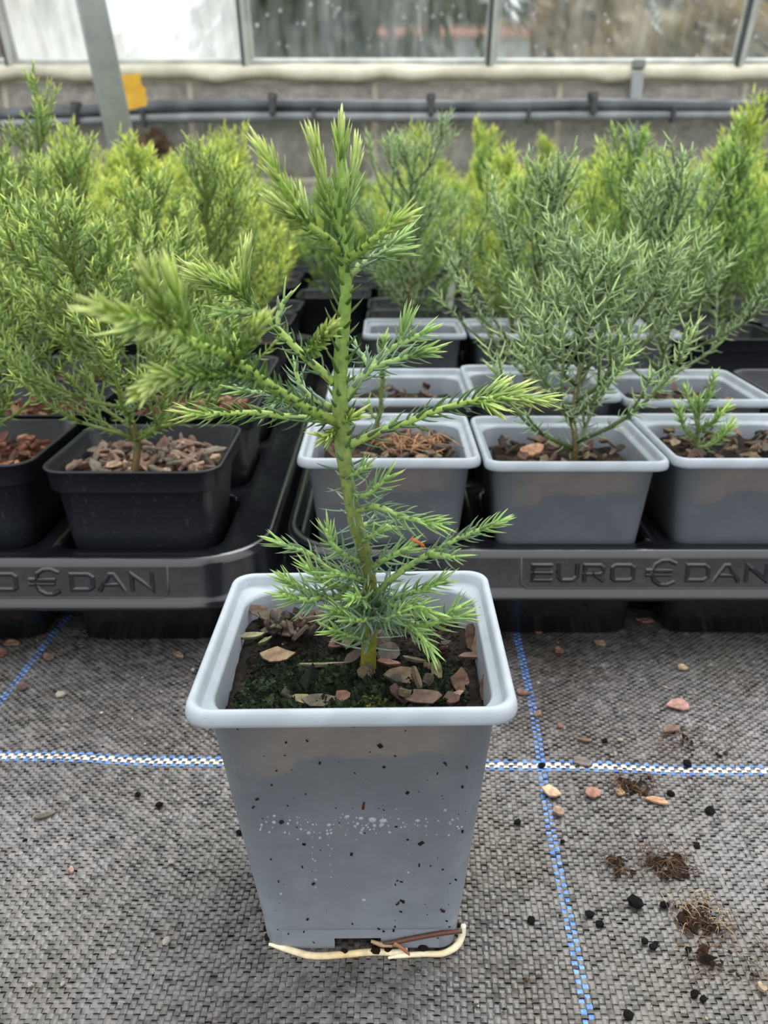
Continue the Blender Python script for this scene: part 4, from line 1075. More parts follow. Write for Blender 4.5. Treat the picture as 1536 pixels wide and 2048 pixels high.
# ================================================================== MAIN PLANT
rngm = np.random.RandomState(77)
YS = 0.254
def sy(py):   # stem leans slightly
    return YS
main = empty('conifer_seedling', atz(735, 1348, SZ)); tag(main, 'tall young conifer seedling with bright tips growing in the front grey pot', 'seedling')
O = np.array(main.location)
STEM_PX = [(735, 1352), (738, 1290), (742, 1220), (738, 1160), (727, 1100), (711, 1045), (699, 985), (690, 930), (684, 870), (680, 800), (681, 740), (684, 680), (689, 620), (692, 570), (688, 520), (681, 470), (678, 420), (680, 370), (682, 320), (683, 285)]
spath = catmull([np.array(at(x, y, YS + (0 if y < 1250 else 0)))-O for x, y in STEM_PX], 6)
NS = len(spath); tt = np.linspace(0, 1, NS)
srad = np.interp(tt, [0, .1, .3, .45, .6, .75, .88, 1.0], [.0028, .0023, .0021, .0023, .0018, .0016, .0013, .0007])
sc0 = np.array([lin(112, 112, 34), lin(110, 118, 54), lin(124, 142, 72), lin(116, 144, 62), lin(122, 152, 62), lin(134, 166, 72)])
scol = np.stack([np.interp(tt, np.linspace(0, 1, 6), sc0[:, k]) for k in range(3)], 1)
SN = 12; sv, sf, sc_ = tube_np(spath, srad, scol, SN)
# shallow ridges running down from each needle
rj = np.random.RandomState(4); rid = 1 + .10*np.sin(np.tile(np.arange(SN), NS)*2.1+np.repeat(tt*40, SN)) + rj.normal(0, .03, NS*SN)
cen = np.repeat(spath, SN, 0); sv = cen + (sv-cen)*rid[:, None]
stem_o = obj('stem', mesh_np('stem', sv, [list(f) for f in sf], M_STEM, sc_), main)

ALL = []   # (score, parent_obj, V(m,3), C(m,3), f4, f3)
def add_needles(parent, res):
    V, f4, f3, C, sz = res
    ALL.append([parent, V, f4, f3, C, sz])

def bpath(pts, n=6):
    """pts: (px,py,Y offset from the stem plane)"""
    P = [np.array(at(p[0], p[1], YS + (p[2] if len(p) > 2 else 0)))-O for p in pts]
    return catmull(P, n)
def mk_branch(pts, pal='main', L0=.0052, L1=.0064, W=.00115, sp=.00105, trunc=1.0, r0=.0011, r1=.0006, brush=.3, ytip=.55, a0=58, a1=20, young=1.0, parent=None, t0=.04, L_end=None):
    path = bpath(pts, 10); path = path[:max(4, int(len(path)*trunc))]; (V, f4, f3, C, sz), tw = shoot(path, rngm, pal, r0, r1, L0, L1, W, lambda t: sp*(1.25-.75*t), math.radians(a0), math.radians(a1), 4, 4, brush, t0, ytip, young, 8)
    return (V, f4, f3, C, sz), (tw[0], [list(f) for f in tw[1]], tw[2])
def branch(twigs, **kw):
    """a branch with its side twigs: one mesh of wood; needles kept aside"""
    ws = []; ns = []
    for tw in twigs:
        k = dict(kw)
        if isinstance(tw, tuple) and isinstance(tw[1], dict): k.update(tw[1]); tw = tw[0]
        nres, wood = mk_branch(tw, **k); ws.append(wood); ns.append(nres)
    J_ = join_parts(ws); o = obj('branch', mesh_np('branch', J_[0], J_[1], M_STEM, J_[2]), main)
    for r_ in ns: add_needles(o, r_)
    return o
TIP = dict(r0=.0010, r1=.0006, L0=.0056, L1=.0074, sp=.00060, brush=.75, ytip=.1, a0=30, a1=9, W=.0013, trunc=.80)     # fresh shoots like brushes
# leader brush: side shoots by the top
branch([[(674, 455, 0), (655, 410, -.004), (642, 350, -.006), (630, 300, -.008), (624, 280, -.009)]], **TIP)
branch([[(688, 440, 0), (700, 385, .004), (710, 330, .006), (714, 292, .006)]], **TIP)
branch([([(682, 330, 0), (682, 290, 0), (683, 252, 0)], dict(r0=.0011))], **TIP)
# upper left
branch([([(684, 508, 0), (655, 478, -.006), (618, 450, -.012), (590, 410, -.016), (565, 370, -.019), (540, 325, -.022), (528, 305, -.023)], dict(r0=.0014, brush=.55, ytip=.3, sp=.0007)),
        ([(615, 448, -.012), (590, 432, -.017), (565, 412, -.02), (552, 402, -.021)], TIP), ([(620, 452, -.012), (612, 425, -.01), (604, 395, -.008)], TIP)], L0=.0048)
# upper right, two
branch([([(690, 524, 0), (722, 502, -.006), (752, 476, -.010), (785, 448, -.014), (806, 434, -.016)], dict(r0=.0014, brush=.5, ytip=.4))], sp=.0007)
branch([([(697, 548, 0), (725, 528, .004), (755, 508, .008), (790, 484, .012), (812, 468, .014)], dict(r0=.0014, brush=.5, ytip=.35)),
        ([(745, 515, .006), (775, 508, .004), (808, 502, .003)], TIP)], pal='blue', sp=.0007)
# long left, in focus
branch([([(668, 766, 0), (638, 738, .002), (608, 712, .004), (572, 675, .006), (540, 642, .006), (506, 613, .006), (465, 580, .004), (430, 555, .002), (400, 536, 0)], dict(r0=.0014, brush=.3)),
        ([(470, 584, .004), (430, 570, -.002), (395, 552, -.006), (366, 534, -.008)], TIP),
        ([(552, 652, .006), (560, 622, .009), (572, 594, .011)], dict(pal='blue', L0=.0040)),
        ([(500, 610, .006), (488, 572, .003), (491, 525, .002), (493, 500, .002)], TIP), ([(485, 597, .005), (476, 575, 0), (470, 560, -.002)], TIP),
        ([(516, 622, .006), (480, 624, .002), (450, 622, 0)], dict(pal='blue', L0=.0044)),
        ([(610, 714, .004), (632, 690, -.016), (655, 664, -.028), (682, 638, -.038)], dict(TIP, ytip=.4, brush=.5))])
# long left, coming towards the camera
branch([([(672, 843, 0), (640, 830, -.004), (608, 814, -.012), (554, 781, -.026), (500, 744, -.040), (452, 711, -.052), (400, 692, -.062), (364, 671, -.070), (332, 652, -.078), (290, 640, -.086), (235, 628, -.094), (200, 617, -.098)], dict(r0=.0016, r1=.0007, brush=.28, ytip=.55, sp=.0008)),
        ([(338, 655, -.076), (322, 610, -.084), (302, 560, -.090), (292, 540, -.092)], TIP), ([(374, 675, -.068), (362, 630, -.072), (348, 575, -.076), (343, 555, -.077)], TIP),
        ([(290, 642, -.084), (270, 655, -.08), (250, 655, -.08)], TIP), ([(400, 692, -.062), (375, 665, -.060), (345, 655, -.058)], TIP),
        ([(470, 722, -.048), (495, 690, -.056), (515, 655, -.062), (524, 640, -.064)], dict(TIP, ytip=.4, brush=.5)),
        ([(520, 758, -.034), (460, 748, -.048), (390, 752, -.064), (330, 755, -.076), (285, 780, -.086), (268, 795, -.088)], dict(TIP, brush=.45, ytip=.5, L0=.0056)),
        ([(375, 752, -.068), (345, 752, -.074), (318, 748, -.078)], TIP)], L0=.0058)
# straight left
branch([([(674, 838, 0), (634, 838, .004), (580, 834, .006), (520, 826, .006), (470, 826, .004), (420, 828, .002), (370, 829, 0)], dict(r0=.0013, brush=.22, ytip=.75, a0=52))], sp=.0009, L0=.0058)
# bluish tangle left of the stem
branch([[(664, 815, .004), (620, 795, .012), (570, 790, .018), (520, 785, .022), (475, 780, .024)], [(620, 795, .012), (600, 770, .014), (590, 735, .016)], [(590, 792, .016), (560, 800, .012), (540, 818, .010)]], pal='blue', L0=.0056, brush=.15, ytip=.85)
branch([[(668, 860, 0), (655, 872, -.006), (640, 872, -.010)]], **TIP)
branch([[(690, 842, -.002), (702, 836, -.008), (715, 828, -.010)]], **TIP)
# right upper fork
branch([([(690, 797, 0), (712, 768, .003), (742, 738, .006), (780, 724, .007), (820, 712, .008), (866, 701, .009)], dict(r0=.0013, brush=.3, ytip=.65)),
        ([(738, 740, .006), (768, 706, .011), (810, 684, .014), (855, 662, .016)], dict(ytip=.6)), ([(800, 690, .013), (806, 665, .014), (814, 640, .014)], TIP), ([(820, 712, .008), (842, 705, .004), (856, 700, .002)], TIP),
        ([(742, 738, .006), (728, 715, .012), (712, 700, .016)], dict(pal='blue', brush=.1, ytip=.95))], pal='blue', L0=.0056, W=.0012)
# right long
branch([([(698, 890, 0), (730, 876, .002), (757, 863, .003), (815, 844, .005), (870, 822, .006), (925, 806, .006), (975, 797, .005), (1040, 797, .004), (1090, 800, .003)], dict(r0=.0013, brush=.22, ytip=.68)),
        ([(945, 802, .006), (975, 785, .009), (1008, 764, .012)], TIP), ([(975, 797, .005), (1010, 786, .008), (1042, 774, .010)], TIP), ([(960, 800, .004), (980, 812, -.002), (995, 818, -.004)], TIP)], L0=.0066, sp=.0011, W=.0012, a0=54)
# lower tufts
LOW = dict(pal='blue', L0=.0070, L1=.0058, W=.00105, sp=.0009, brush=.4, ytip=.5, r0=.0010)
def low(*tw, **kw):
    k = dict(LOW); k.update(kw); return branch(list(tw), **k)
low([(704, 985, 0), (730, 992, -.004), (755, 972, -.008), (778, 952, -.010)])
low([(700, 955, 0), (715, 945, -.006), (730, 932, -.008)], L0=.005)
low([(712, 1020, 0), (754, 1014, -.006), (800, 1032, -.010), (850, 1044, -.014), (884, 1050, -.016)], r0=.0012)
low([(742, 1200, 0), (780, 1160, -.004), (829, 1125, -.006), (878, 1098, -.008), (927, 1072, -.010), (1000, 1045, -.012)], [(860, 1108, -.008), (890, 1112, -.012), (910, 1114, -.014)], L0=.0050, ytip=.8, brush=.2, r0=.0012)
low([(728, 1130, 0), (690, 1110, -.008), (665, 1088, -.012), (653, 1058, -.014)])
low([(738, 1170, 0), (690, 1150, .002), (657, 1138, .004), (618, 1106, .004), (585, 1096, .004), (552, 1083, .004)], L0=.0052, ytip=.75)
low([(735, 1140, 0), (765, 1122, -.006), (795, 1106, -.010), (824, 1092, -.012)])
low([(722, 1085, 0), (745, 1070, -.006), (760, 1062, -.008)], L0=.0045)
low([(716, 1062, 0), (735, 1048, .004), (775, 1052, .006), (795, 1058, .006)], L0=.0050)
low([(740, 1210, 0), (700, 1196, -.004), (650, 1194, -.010), (605, 1178, -.014), (566, 1158, -.018)], [(650, 1194, -.010), (615, 1200, -.020), (566, 1190, -.026)])
low([(740, 1190, 0), (690, 1176, -.006), (645, 1162, -.010), (612, 1130, -.012)])
low([(738, 1165, 0), (700, 1152, -.008), (662, 1147, -.012)])
low([(740, 1240, 0), (715, 1234, -.008), (690, 1226, -.014), (662, 1222, -.018)])
low([(738, 1290, 0), (722, 1276, -.008), (695, 1270, -.014), (662, 1260, -.020)], L0=.0062)
low([(742, 1215, 0), (797, 1194, -.006), (845, 1178, -.010), (892, 1160, -.014)])
low([(742, 1230, 0), (780, 1212, -.010), (822, 1214, -.018), (862, 1222, -.024)])
low([(740, 1255, 0), (797, 1240, -.006), (845, 1252, -.012), (894, 1238, -.016), (932, 1230, -.018)], [(880, 1242, -.014), (905, 1222, -.016), (922, 1212, -.016)], r0=.0012)
low([(742, 1250, 0), (800, 1246, -.012), (830, 1262, -.018), (850, 1282, -.022), (864, 1304, -.024)], L0=.006)
low([(742, 1225, 0), (722, 1198, -.014), (705, 1196, -.020)])
low([(742, 1200, 0), (700, 1210, .010), (650, 1240, .014)], brush=.1, ytip=.95)
low([(742, 1190, 0), (790, 1190, .012), (830, 1215, .016)], brush=.1, ytip=.95)
low([(742, 1225, 0), (770, 1240, -.016), (800, 1225, -.024)], [(742, 1225, 0), (730, 1240, -.016), (700, 1240, -.022)], brush=.2, ytip=.9)
# needles sitting on the stem: short broad ones above, long slack ones below
t, P, A, R_, T = shoot_samples(spath, lambda t: np.interp(t, [0, .10, .3, .45, .6, .9, 1.0], [.002, .00075, .0007, .0011, .0013, .0009, .0005]), rngm, .06)
rad = np.interp(t, tt, srad)
Ls = np.interp(t, [0, .15, .3, .42, .5, .7, .9, 1.0], [.009, .0115, .010, .0072, .0062, .0058, .0056, .0058])*rngm.uniform(.7, 1.3, len(t))
ang = np.radians(np.interp(t, [0, .35, .5, .75, .9, 1.0], [75, 80, 60, 50, 34, 8]) + rngm.normal(0, 8, len(t)))
OUT = R_*np.sin(ang)[:, None] + A*np.cos(ang)[:, None]
curl = np.interp(t, [0, .35, .45, 1], [.45, .25, .9, .5])*rngm.uniform(.3, 1.5, len(t))
drp = np.interp(t, [0, .3, .42, .5], [.35, .6, .1, 0])[:, None]; OUT = OUT + np.array([[0, 0, -1.]])*drp*rngm.uniform(0, .7, (len(t), 1)); OUT /= np.linalg.norm(OUT, axis=1)[:, None]
cb = np.stack([np.interp(t, [0, .4, .5, .85, 1], [PAL['blue']['old'][k], PAL['blue']['old'][k], PAL['main']['mid'][k]*.65, PAL['main']['mid'][k]*.75, PAL['main']['young'][k]]) for k in range(3)], 1)*rngm.uniform(.8, 1.2, (len(t), 1))
Ws = np.interp(t, [0, .4, .5, .85, 1], [.0010, .0010, .0016, .0014, .0009])
V, f4, f3, C = needles(P + R_*rad[:, None]*.7, OUT, A, Ls, Ws, cb, cb*1.1, 4, 4, curl)
add_needles(stem_o, (V, f4, f3, C, Ls*Ws))
# split: the 290 that show largest become needles of their own, the rest stay joined
score = np.concatenate([a[5]/np.maximum(((a[1].mean(1)+O)[:, 1]), .05)**2 for a in ALL])
thr = np.sort(score)[-290]
used_parents = {}
for parent, V, f4, f3, C, sz in ALL:
    s = sz/np.maximum(((V.mean(1)+O)[:, 1]), .05)**2; big = s >= thr
    for i in np.where(big)[0]:
        b0 = V[i, :4].mean(0)
        me = mesh_np('needle', V[i]-b0, [f4, f3], M_NEEDLE, C[i]); o = obj('needle', me, parent); o.location = b0
    used_parents.setdefault(parent.name, [parent, []])[1].append(pack(V[~big], f4, f3, C[~big]))
for nm, (parent, lst) in used_parents.items():
    lst = [l for l in lst if len(l[0])]
    if not lst: continue
    J_ = join_parts(lst); o = obj('needles', mesh_np('needles', J_[0], J_[1], M_NEEDLE, J_[2]), parent); o['kind'] = 'stuff'
# one dead orange needle
c = catmull([np.array(at(822, 1078, YS-.012))-O, np.array(at(836, 1084, YS-.013))-O, np.array(at(850, 1094, YS-.012))-O], 4); g = MB(); g.tube(c, [.0003]+[.0005]*(len(c)-2)+[.0002], 5, lin(196, 96, 48))
o = build(g, 'dead_needle', M_STEM, main, True, True); o['label'] = 'dry orange needle'

# ================================================================== POTS IN THE TRAYS
def put_pot(kind, x, y, z, label, group=None, rz=0.0):
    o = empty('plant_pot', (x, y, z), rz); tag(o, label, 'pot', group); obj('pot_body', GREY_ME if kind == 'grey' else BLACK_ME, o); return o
SOIL_G = soil_mesh(.0355, .084, .0022, 9, SOILC+[lin(70, 56, 38)], 14); SOIL_B = soil_mesh(.0395, .0835, .0016, 10, [lin(62, 44, 32), lin(86, 60, 42), lin(48, 36, 28)], 14); SOIL_B2 = soil_mesh(.0395, .0835, .0016, 12, [lin(80, 48, 34), lin(104, 62, 44), lin(62, 40, 30)], 14)
def put_soil(me, x, y, z, label, cat='soil', group=None):
    o = obj('potting_soil', me); o.location = (x, y, z); tag(o, label, cat, group, 'stuff'); return o
BZ = .0045
# left tray, black pots
put_pot('black', LX[0], LY[0], .0030, 'black square pot of bark chips at the front of the left tray')
put_soil(SOIL_B, LX[0], LY[0], .0030, 'brown soil under the bark chips of the front black pot')
strew('bark', LX[0], LY[0], .0030+.0850, .036, 150, 31, 'brown bark chip in the mulch of the front black pot', 'bark chips in the front black pot', keep=lambda x, y: x*x+(y+.02)**2 > .00002, ind=95)
put_pot('black', LX[1], LY[0]+.004, .0050, 'black square pot cut off by the left edge of the photo, front row')
put_soil(SOIL_B2, LX[1], LY[0]+.004, .0050, 'reddish soil in the black pot at the left edge')
strew('red', LX[1], LY[0]+.004, .0050+.0848, .036, 120, 32, 'reddish bark chip in the black pot cut off at the left edge', 'bark chips in the left edge black pot', ind=30)
put_pot('black', LX[0]+.004, LY[1]+.004, .006, 'black square pot right behind the front black pot')
put_soil(SOIL_B2, LX[0]+.004, LY[1]+.004, .006, 'red-brown soil in the black pot behind the front black pot')
strew('red', LX[0]+.004, LY[1]+.004, .006+.0848, .036, 110, 33, 'red-brown bark chip in the pot behind the front black pot', 'bark chips in the second row black pot', ind=30)
put_pot('black', LX[1], LY[1]+.003, .006, 'black square pot in the second row of the left tray, at the left edge')
put_soil(SOIL_B2, LX[1], LY[1]+.003, .006, 'soil in the second row black pot at the left edge')
strew('red', LX[1], LY[1]+.003, .006+.0848, .036, 50, 34, 'bark chip in the second row black pot at the left edge', 'bark chips in the second row left edge pot')
for c_ in (0, 1, 2):
    put_pot('black', LX[c_], LY[2]+.004, .006, 'black square pot in the back row of the left tray', 'back row pots of the left tray')
    put_soil(SOIL_B, LX[c_], LY[2]+.004, .006, 'soil in a back row pot of the left tray', 'soil', 'soil in the back row of the left tray')
put_pot('black', LX[2], LY[1], .006, 'black square pot of the left tray, outside the left edge')
# right tray, grey pots
put_pot('grey', RX[0], RY[0]-.001, BZ, 'grey square pot with a dead root tangle, front left of the right tray')
put_pot('grey', RX[1], RY[0]-.003, BZ-.001, 'grey square pot of the bushy seedling, front middle of the right tray')
put_pot('grey', RX[2], RY[0]-.001, BZ, 'grey square pot with a tiny seedling at the right edge, front row')
for k, (z_, lab) in enumerate(((BZ, 'mossy soil in the front left grey pot of the right tray'), (BZ, 'soil in the grey pot of the bushy seedling'), (BZ, 'mossy soil around the tiny seedling at the right edge'))):
    put_soil(SOIL_G, RX[k], RY[0]-(.005 if k == 1 else .001), z_+(.004 if k != 1 else 0), lab)
strew('old', RX[0], RY[0]-.001, BZ+.0895, .033, 60, 41, 'weathered bark chip in the front left grey pot of the right tray', 'bark chips in the front left tray pot', ind=18)
strew('old', RX[1], RY[0]-.005, BZ+.0855, .033, 60, 42, 'weathered bark chip around the bushy seedling', 'bark chips around the bushy seedling', ind=18)
strew('old', RX[2], RY[0]-.001, BZ+.0895, .033, 70, 43, 'weathered bark chip around the tiny seedling at the right edge', 'bark chips in the right edge grey pot', ind=22)
o = obj('bark_chip', chip_mesh(901, .016, .009, .0025, lin(176, 132, 104), .2)); o.location = (RX[1]-.016, RY[0]-.006, BZ+.0915); o.rotation_euler = (.35, -.25, .5); tag(o, 'large pale pink bark chip beside the bushy seedling', 'bark chip')
# dead root tangle: rusty fibres
def fibres(n, half, zf, seed, cols, r_, ln):
    Rn = np.random.RandomState(seed); parts = []
    for i in range(n):
        p = np.array([Rn.uniform(-half[0], half[0]), Rn.uniform(-half[1], half[1]), 0]); p[2] = zf + Rn.uniform(0, .004)
        a = Rn.uniform(0, 6.28); L_ = ln*Rn.uniform(.5, 1.4); d = np.array([math.cos(a), math.sin(a), 0])
        q = catmull([p-d*L_/2, p+np.array([0, 0, Rn.uniform(0, .4)*L_])+Rn.normal(0, L_*.12, 3)*[1, 1, .3], p+d*L_/2], 3)
        c = cols[Rn.randint(len(cols))]; v, f, cc = tube_np(q, [r_]*len(q), c, 3); parts.append((v, [list(x) for x in f], cc))
    return join_parts(parts)
J_ = fibres(70, (.017, .010), .0, 3, [lin(170, 122, 84), lin(142, 100, 70), lin(186, 148, 108)], .00028, .018)
o = obj('dead_roots', mesh_np('dead_roots', J_[0], J_[1], M_ROOT, J_[2])); o.location = (RX[0]+.014, RY[0]-.004, BZ+.0920); tag(o, 'rusty tangle of dead roots in the front left grey pot of the right tray', 'roots', None, 'stuff')
for k, (x, dz, lab) in enumerate(((RX[0]+.008, .0100, 'grey square pot in the second row, behind the root tangle pot'), (RX[1]+.002, .0125, 'grey square pot in the second row, behind the bushy seedling'), (RX[2]+.001, .0095, 'grey square pot in the second row at the right edge'))):
    put_pot('grey', x, RY[1]+.004, dz, lab); put_soil(SOIL_G, x, RY[1]+.004, dz, 'soil in the '+lab)
    strew('old', x, RY[1]+.004, dz+.0855, .032, 26, 51+k, 'weathered bark chip in the '+lab.replace('grey square ', ''), 'bark chips in second row pot '+('behind the root tangle', 'behind the bushy seedling', 'at the right edge')[k])
put_pot('black', RX[3]+.002, RY[1]+.01, .012, 'black square pot at the right edge, second row'); 

# ================================================================== SEEDLINGS IN THE TRAYS
def seed_at(x, y, z): return (x, y, z+.083)
SEQ = dict(pal='left', lod=1, L=.0054, W=.0013, dens=.0019, subs=6)
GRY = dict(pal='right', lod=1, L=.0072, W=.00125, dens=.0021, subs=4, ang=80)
def sdl(seed, loc, rz, label, base, **kw):
    k = dict(base); k.update(kw); return plant_objects('conifer_seedling', seed, loc, rz, label, 'seedling', **k)
sdl(101, (LX[0]-.004, LY[0]-.022, .087), .3, 'bushy green seedling with a brown stem in the front black pot', SEQ, H=.122, spread=.072, nbr=32, lean=(-.022, .0), bare=.14, elev=36)
sdl(102, seed_at(LX[1]-.002, LY[0]+.004, .005), 1.2, 'bushy green seedling half cut off by the left edge, front row', SEQ, H=.125, spread=.058, nbr=22, lean=(-.01, .01), bare=.1, elev=42)
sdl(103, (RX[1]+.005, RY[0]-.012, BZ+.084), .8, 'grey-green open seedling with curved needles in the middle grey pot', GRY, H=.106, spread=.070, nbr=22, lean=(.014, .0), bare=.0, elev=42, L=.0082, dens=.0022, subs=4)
sdl(104, (RX[0]-.006, RY[0]+.002, BZ+.090), .1, 'thin small green seedling in the front left grey pot of the tray', SEQ, pal='green', H=.062, spread=.011, nbr=4, lean=(.002, 0), bare=.05, dens=.0012, subs=0, elev=35)
sdl(105, (RX[2]-.022, RY[0]-.006, BZ+.091), .4, 'tiny bright green seedling in the grey pot at the right edge', SEQ, pal='green', H=.030, spread=.015, nbr=6, bare=.05, L=.0062, dens=.0009, subs=1, elev=35)
# second row, right tray
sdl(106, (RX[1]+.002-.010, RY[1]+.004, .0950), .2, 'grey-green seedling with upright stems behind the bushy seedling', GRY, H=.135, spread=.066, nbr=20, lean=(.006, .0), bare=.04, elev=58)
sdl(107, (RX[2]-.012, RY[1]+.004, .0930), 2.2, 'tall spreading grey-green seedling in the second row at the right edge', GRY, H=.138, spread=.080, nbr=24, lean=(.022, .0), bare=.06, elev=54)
# left tray rows
sdl(111, seed_at(LX[0]-.012, LY[1]+.006, .006), 1.4, 'bright green seedling in the second row behind the front black pot', SEQ, H=.135, spread=.062, nbr=22, bare=.06, elev=52)
sdl(112, seed_at(LX[1]+.006, LY[1]+.003, .006), 2.6, 'bright green seedling in the second row at the left edge', SEQ, H=.140, spread=.062, nbr=22, bare=.06, elev=52)
sdl(113, seed_at(LX[2]+.018, LY[2]+.004, .006), .5, 'tallest dark-stemmed seedling rising at the far left edge', SEQ, H=.205, spread=.062, nbr=18, lean=(.075, 0), bare=.15, W=.0012, dens=.0017, subs=4, elev=60)
sdl(114, seed_at(LX[1]+.006, LY[2]+.004, .006), 5.1, 'bright green seedling in the back row of the left tray, centre', SEQ, H=.150, spread=.066, nbr=20, bare=.06, W=.0012, dens=.0017, elev=56)
sdl(115, seed_at(LX[0]+.006, LY[2]+.004, .006), 4.1, 'bright green seedling in the back row of the left tray, right end', SEQ, H=.150, spread=.066, nbr=20, bare=.06, W=.0012, dens=.0017, elev=56)
# first row of the second right-hand tray: brown-budded tall one behind the main stem
T2RX = [T2R[0] + .02 + (i+.5)*.0955 for i in range(5)]; T2RY = [T2R[1] + .0165 + (j+.5)*.0965 for j in range(3)]
T2LX = [T2L[0] + .02 + (i+.5)*.0955 for i in range(5)]; T2LY = [T2L[1] + .0165 + (j+.5)*.0965 for j in range(3)]
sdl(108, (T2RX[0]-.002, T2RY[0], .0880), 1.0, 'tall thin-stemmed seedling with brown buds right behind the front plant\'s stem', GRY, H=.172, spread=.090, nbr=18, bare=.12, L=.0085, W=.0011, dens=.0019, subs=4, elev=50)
sdl(109, (T2RX[1], T2RY[0], .0880), 1.9, 'mid green seedling in the first row of the second right tray, middle', GRY, pal='green', H=.140, spread=.070, nbr=18, bare=.06, W=.0012, dens=.0019, elev=55)
sdl(110, (T2RX[2], T2RY[0], .0880), 3.3, 'mid green seedling in the first row of the second right tray, right', GRY, pal='green', H=.165, spread=.075, nbr=20, bare=.06, W=.0012, dens=.0019, elev=58)
for c_ in range(3):
    put_pot('grey', T2RX[c_], T2RY[0], .005, ('grey square pot of the tall thin-stemmed seedling', 'grey square pot in the second right tray, middle', 'grey square pot in the second right tray, right')[c_]); put_soil(SOIL_B2, T2RX[c_], T2RY[0], .006, 'red-brown soil in the '+('pot of the tall thin-stemmed seedling', 'second right tray, middle pot', 'second right tray, right pot')[c_])

# ================================================================== BACK ROWS
def variant(seed, pal, **kw):
    st, br = gen_plant(seed, pal=pal, lod=2, **kw); J_ = join_parts(br)
    return (mesh_np('stem', st[0], st[1], M_NEEDLE_FAR, st[2]), mesh_np('foliage', J_[0], J_[1], M_NEEDLE_FAR, J_[2]))
KW = dict(L=.0088, W=.0019, dens=.0031, subs=5)
VAR = {
 'yellow': [variant(201+i, 'yellow', H=.160+.014*i, spread=.078, nbr=24, bare=.05, elev=58, **KW) for i in range(3)],
 'green': [variant(211+i, 'green', H=.150+.014*i, spread=.078, nbr=23, bare=.05, elev=56, **KW) for i in range(3)],
 'left': [variant(221+i, 'left', H=.150+.014*i, spread=.076, nbr=23, bare=.05, elev=58, **KW) for i in range(3)],
}
far = random.Random(12); FAR = []
HUE = {'yellow': 'yellow-green', 'green': 'mid green', 'left': 'fresh green'}
def far_plant(X, Y_, z_):
    pxx = 768 + X/(Y_*CP+.03)*F_PX
    if pxx < 560: kd = far.choices(['left', 'yellow', 'green'], [4, 5 if Y_ > 1.0 else 2, 1])[0]; zone = 'left of the front plant'
    elif pxx < 860: kd = far.choices(['green', 'yellow', 'left'], [5, 2, 1])[0]; zone = 'behind the front plant'
    elif pxx < 1080: kd = far.choices(['yellow', 'green'], [6, 1])[0]; zone = 'right of the front plant'
    else: kd = far.choices(['green', 'yellow', 'left'], [4, 3, 1])[0]; zone = 'at the right'
    dist = 'middle rows' if Y_ < 1.1 else ('far rows' if Y_ < 1.7 else 'last rows')
    st, fo = far.choice(VAR[kd]); s_ = far.uniform(.70, .98)*(1.0 if Y_ < 1.3 else 1.02)
    if 470 < pxx < 700: s_ *= .88
    r_ = empty('conifer_seedling', (X, Y_, z_+.081), far.uniform(0, 6.28)); r_.scale = (s_, s_, s_)
    tag(r_, 'blurred %s seedling in the %s, %s' % (HUE[kd], dist, zone), 'seedling', '%s seedlings, %s, %s' % (HUE[kd], dist, zone))
    FAR.append(r_)
    obj('stem', st, r_); o = obj('foliage', fo, r_); o['kind'] = 'stuff'
    put_pot('black', X, Y_, z_, 'black pot almost hidden by foliage in the %s, %s' % (dist, zone), 'black pots, %s, %s' % (dist, zone))
    put_soil(SOIL_B, X, Y_, z_, 'soil in black pots of the %s, %s' % (dist, zone), 'soil', 'soil, %s, %s' % (dist, zone))
for j in range(3):
    for i in range(5):
        if T2LX[i] > -.45*T2LY[j]-.16: far_plant(T2LX[i], T2LY[j], .004)
        if T2RX[i] < .45*T2RY[j]+.16 and not (j == 0 and i < 3): far_plant(T2RX[i], T2RY[j], .004)
y = 1.145
while y < 2.20:
    hwid = .43*y + .16; x = -hwid + far.uniform(0, .06)
    while x < hwid:
        if far.random() > .05 and not (math.hypot(x-ext.x, y-ext.y) < .16 or math.hypot(x-pb.x, y-pb.y) < .13): far_plant(x+far.uniform(-.006, .006), y+far.uniform(-.006, .006), .001)
        x += .105
    y += .106
# a few stand clearly taller than the rest
for px_, Y_, s_, lab in ((1490, 1.30, 1.28, 'tall yellow-green seedling rising highest at the right edge'), (985, 1.60, 1.22, 'tall yellow-green seedling against the block wall, right of the front plant'), (490, 1.45, 1.1, 'tall seedling against the wall just left of the front plant tip'), (1100, 1.85, 1.12, 'thin tall seedling before the wall left of the conduit'), (395, 1.15, 1.12, 'tall seedling right of the steel post'), (205, 1.0, 1.08, 'tall seedling in front of the steel post'), (815, 1.30, 1.1, 'tall seedling just right of the front plant tip'), (1330, 1.75, 1.15, 'tall seedling before the wall right of the conduit')):
    t_ = min(FAR, key=lambda q: (q.location.x - at(px_, 300, Y_).x)**2 + (q.location.y - Y_)**2)
    t_.scale = (s_*.85, s_*.85, s_); t_['label'] = lab; FAR.remove(t_)
# white plant labels
def plant_tag(px, py, Y, h, w_, label, tilt=.1):
    p = at(px, py, Y); g = MB(); z0 = .09-p.z
    g.loft([[(-w_/4, 0, z0), (w_/4, 0, z0), (w_/4, .0008, z0), (-w_/4, .0008, z0)], [(-w_/2, 0, -h*.2), (w_/2, 0, -h*.2), (w_/2, .0008, -h*.2), (-w_/2, .0008, -h*.2)], [(-w_/2, 0, h*.4), (w_/2, 0, h*.4), (w_/2, .0008, h*.4), (-w_/2, .0008, h*.4)], [(-w_/4, 0, h*.5), (w_/4, 0, h*.5), (w_/4, .0008, h*.5), (-w_/4, .0008, h*.5)]], True, True)
    o = build(g, 'plant_label', M_WHITE_TAG, None, False); o.location = p; o.rotation_euler = (0, tilt, .3); tag(o, label, 'plant label')
plant_tag(90, 512, .69, .03, .013, 'white plastic plant label among the green seedlings at left', .25)
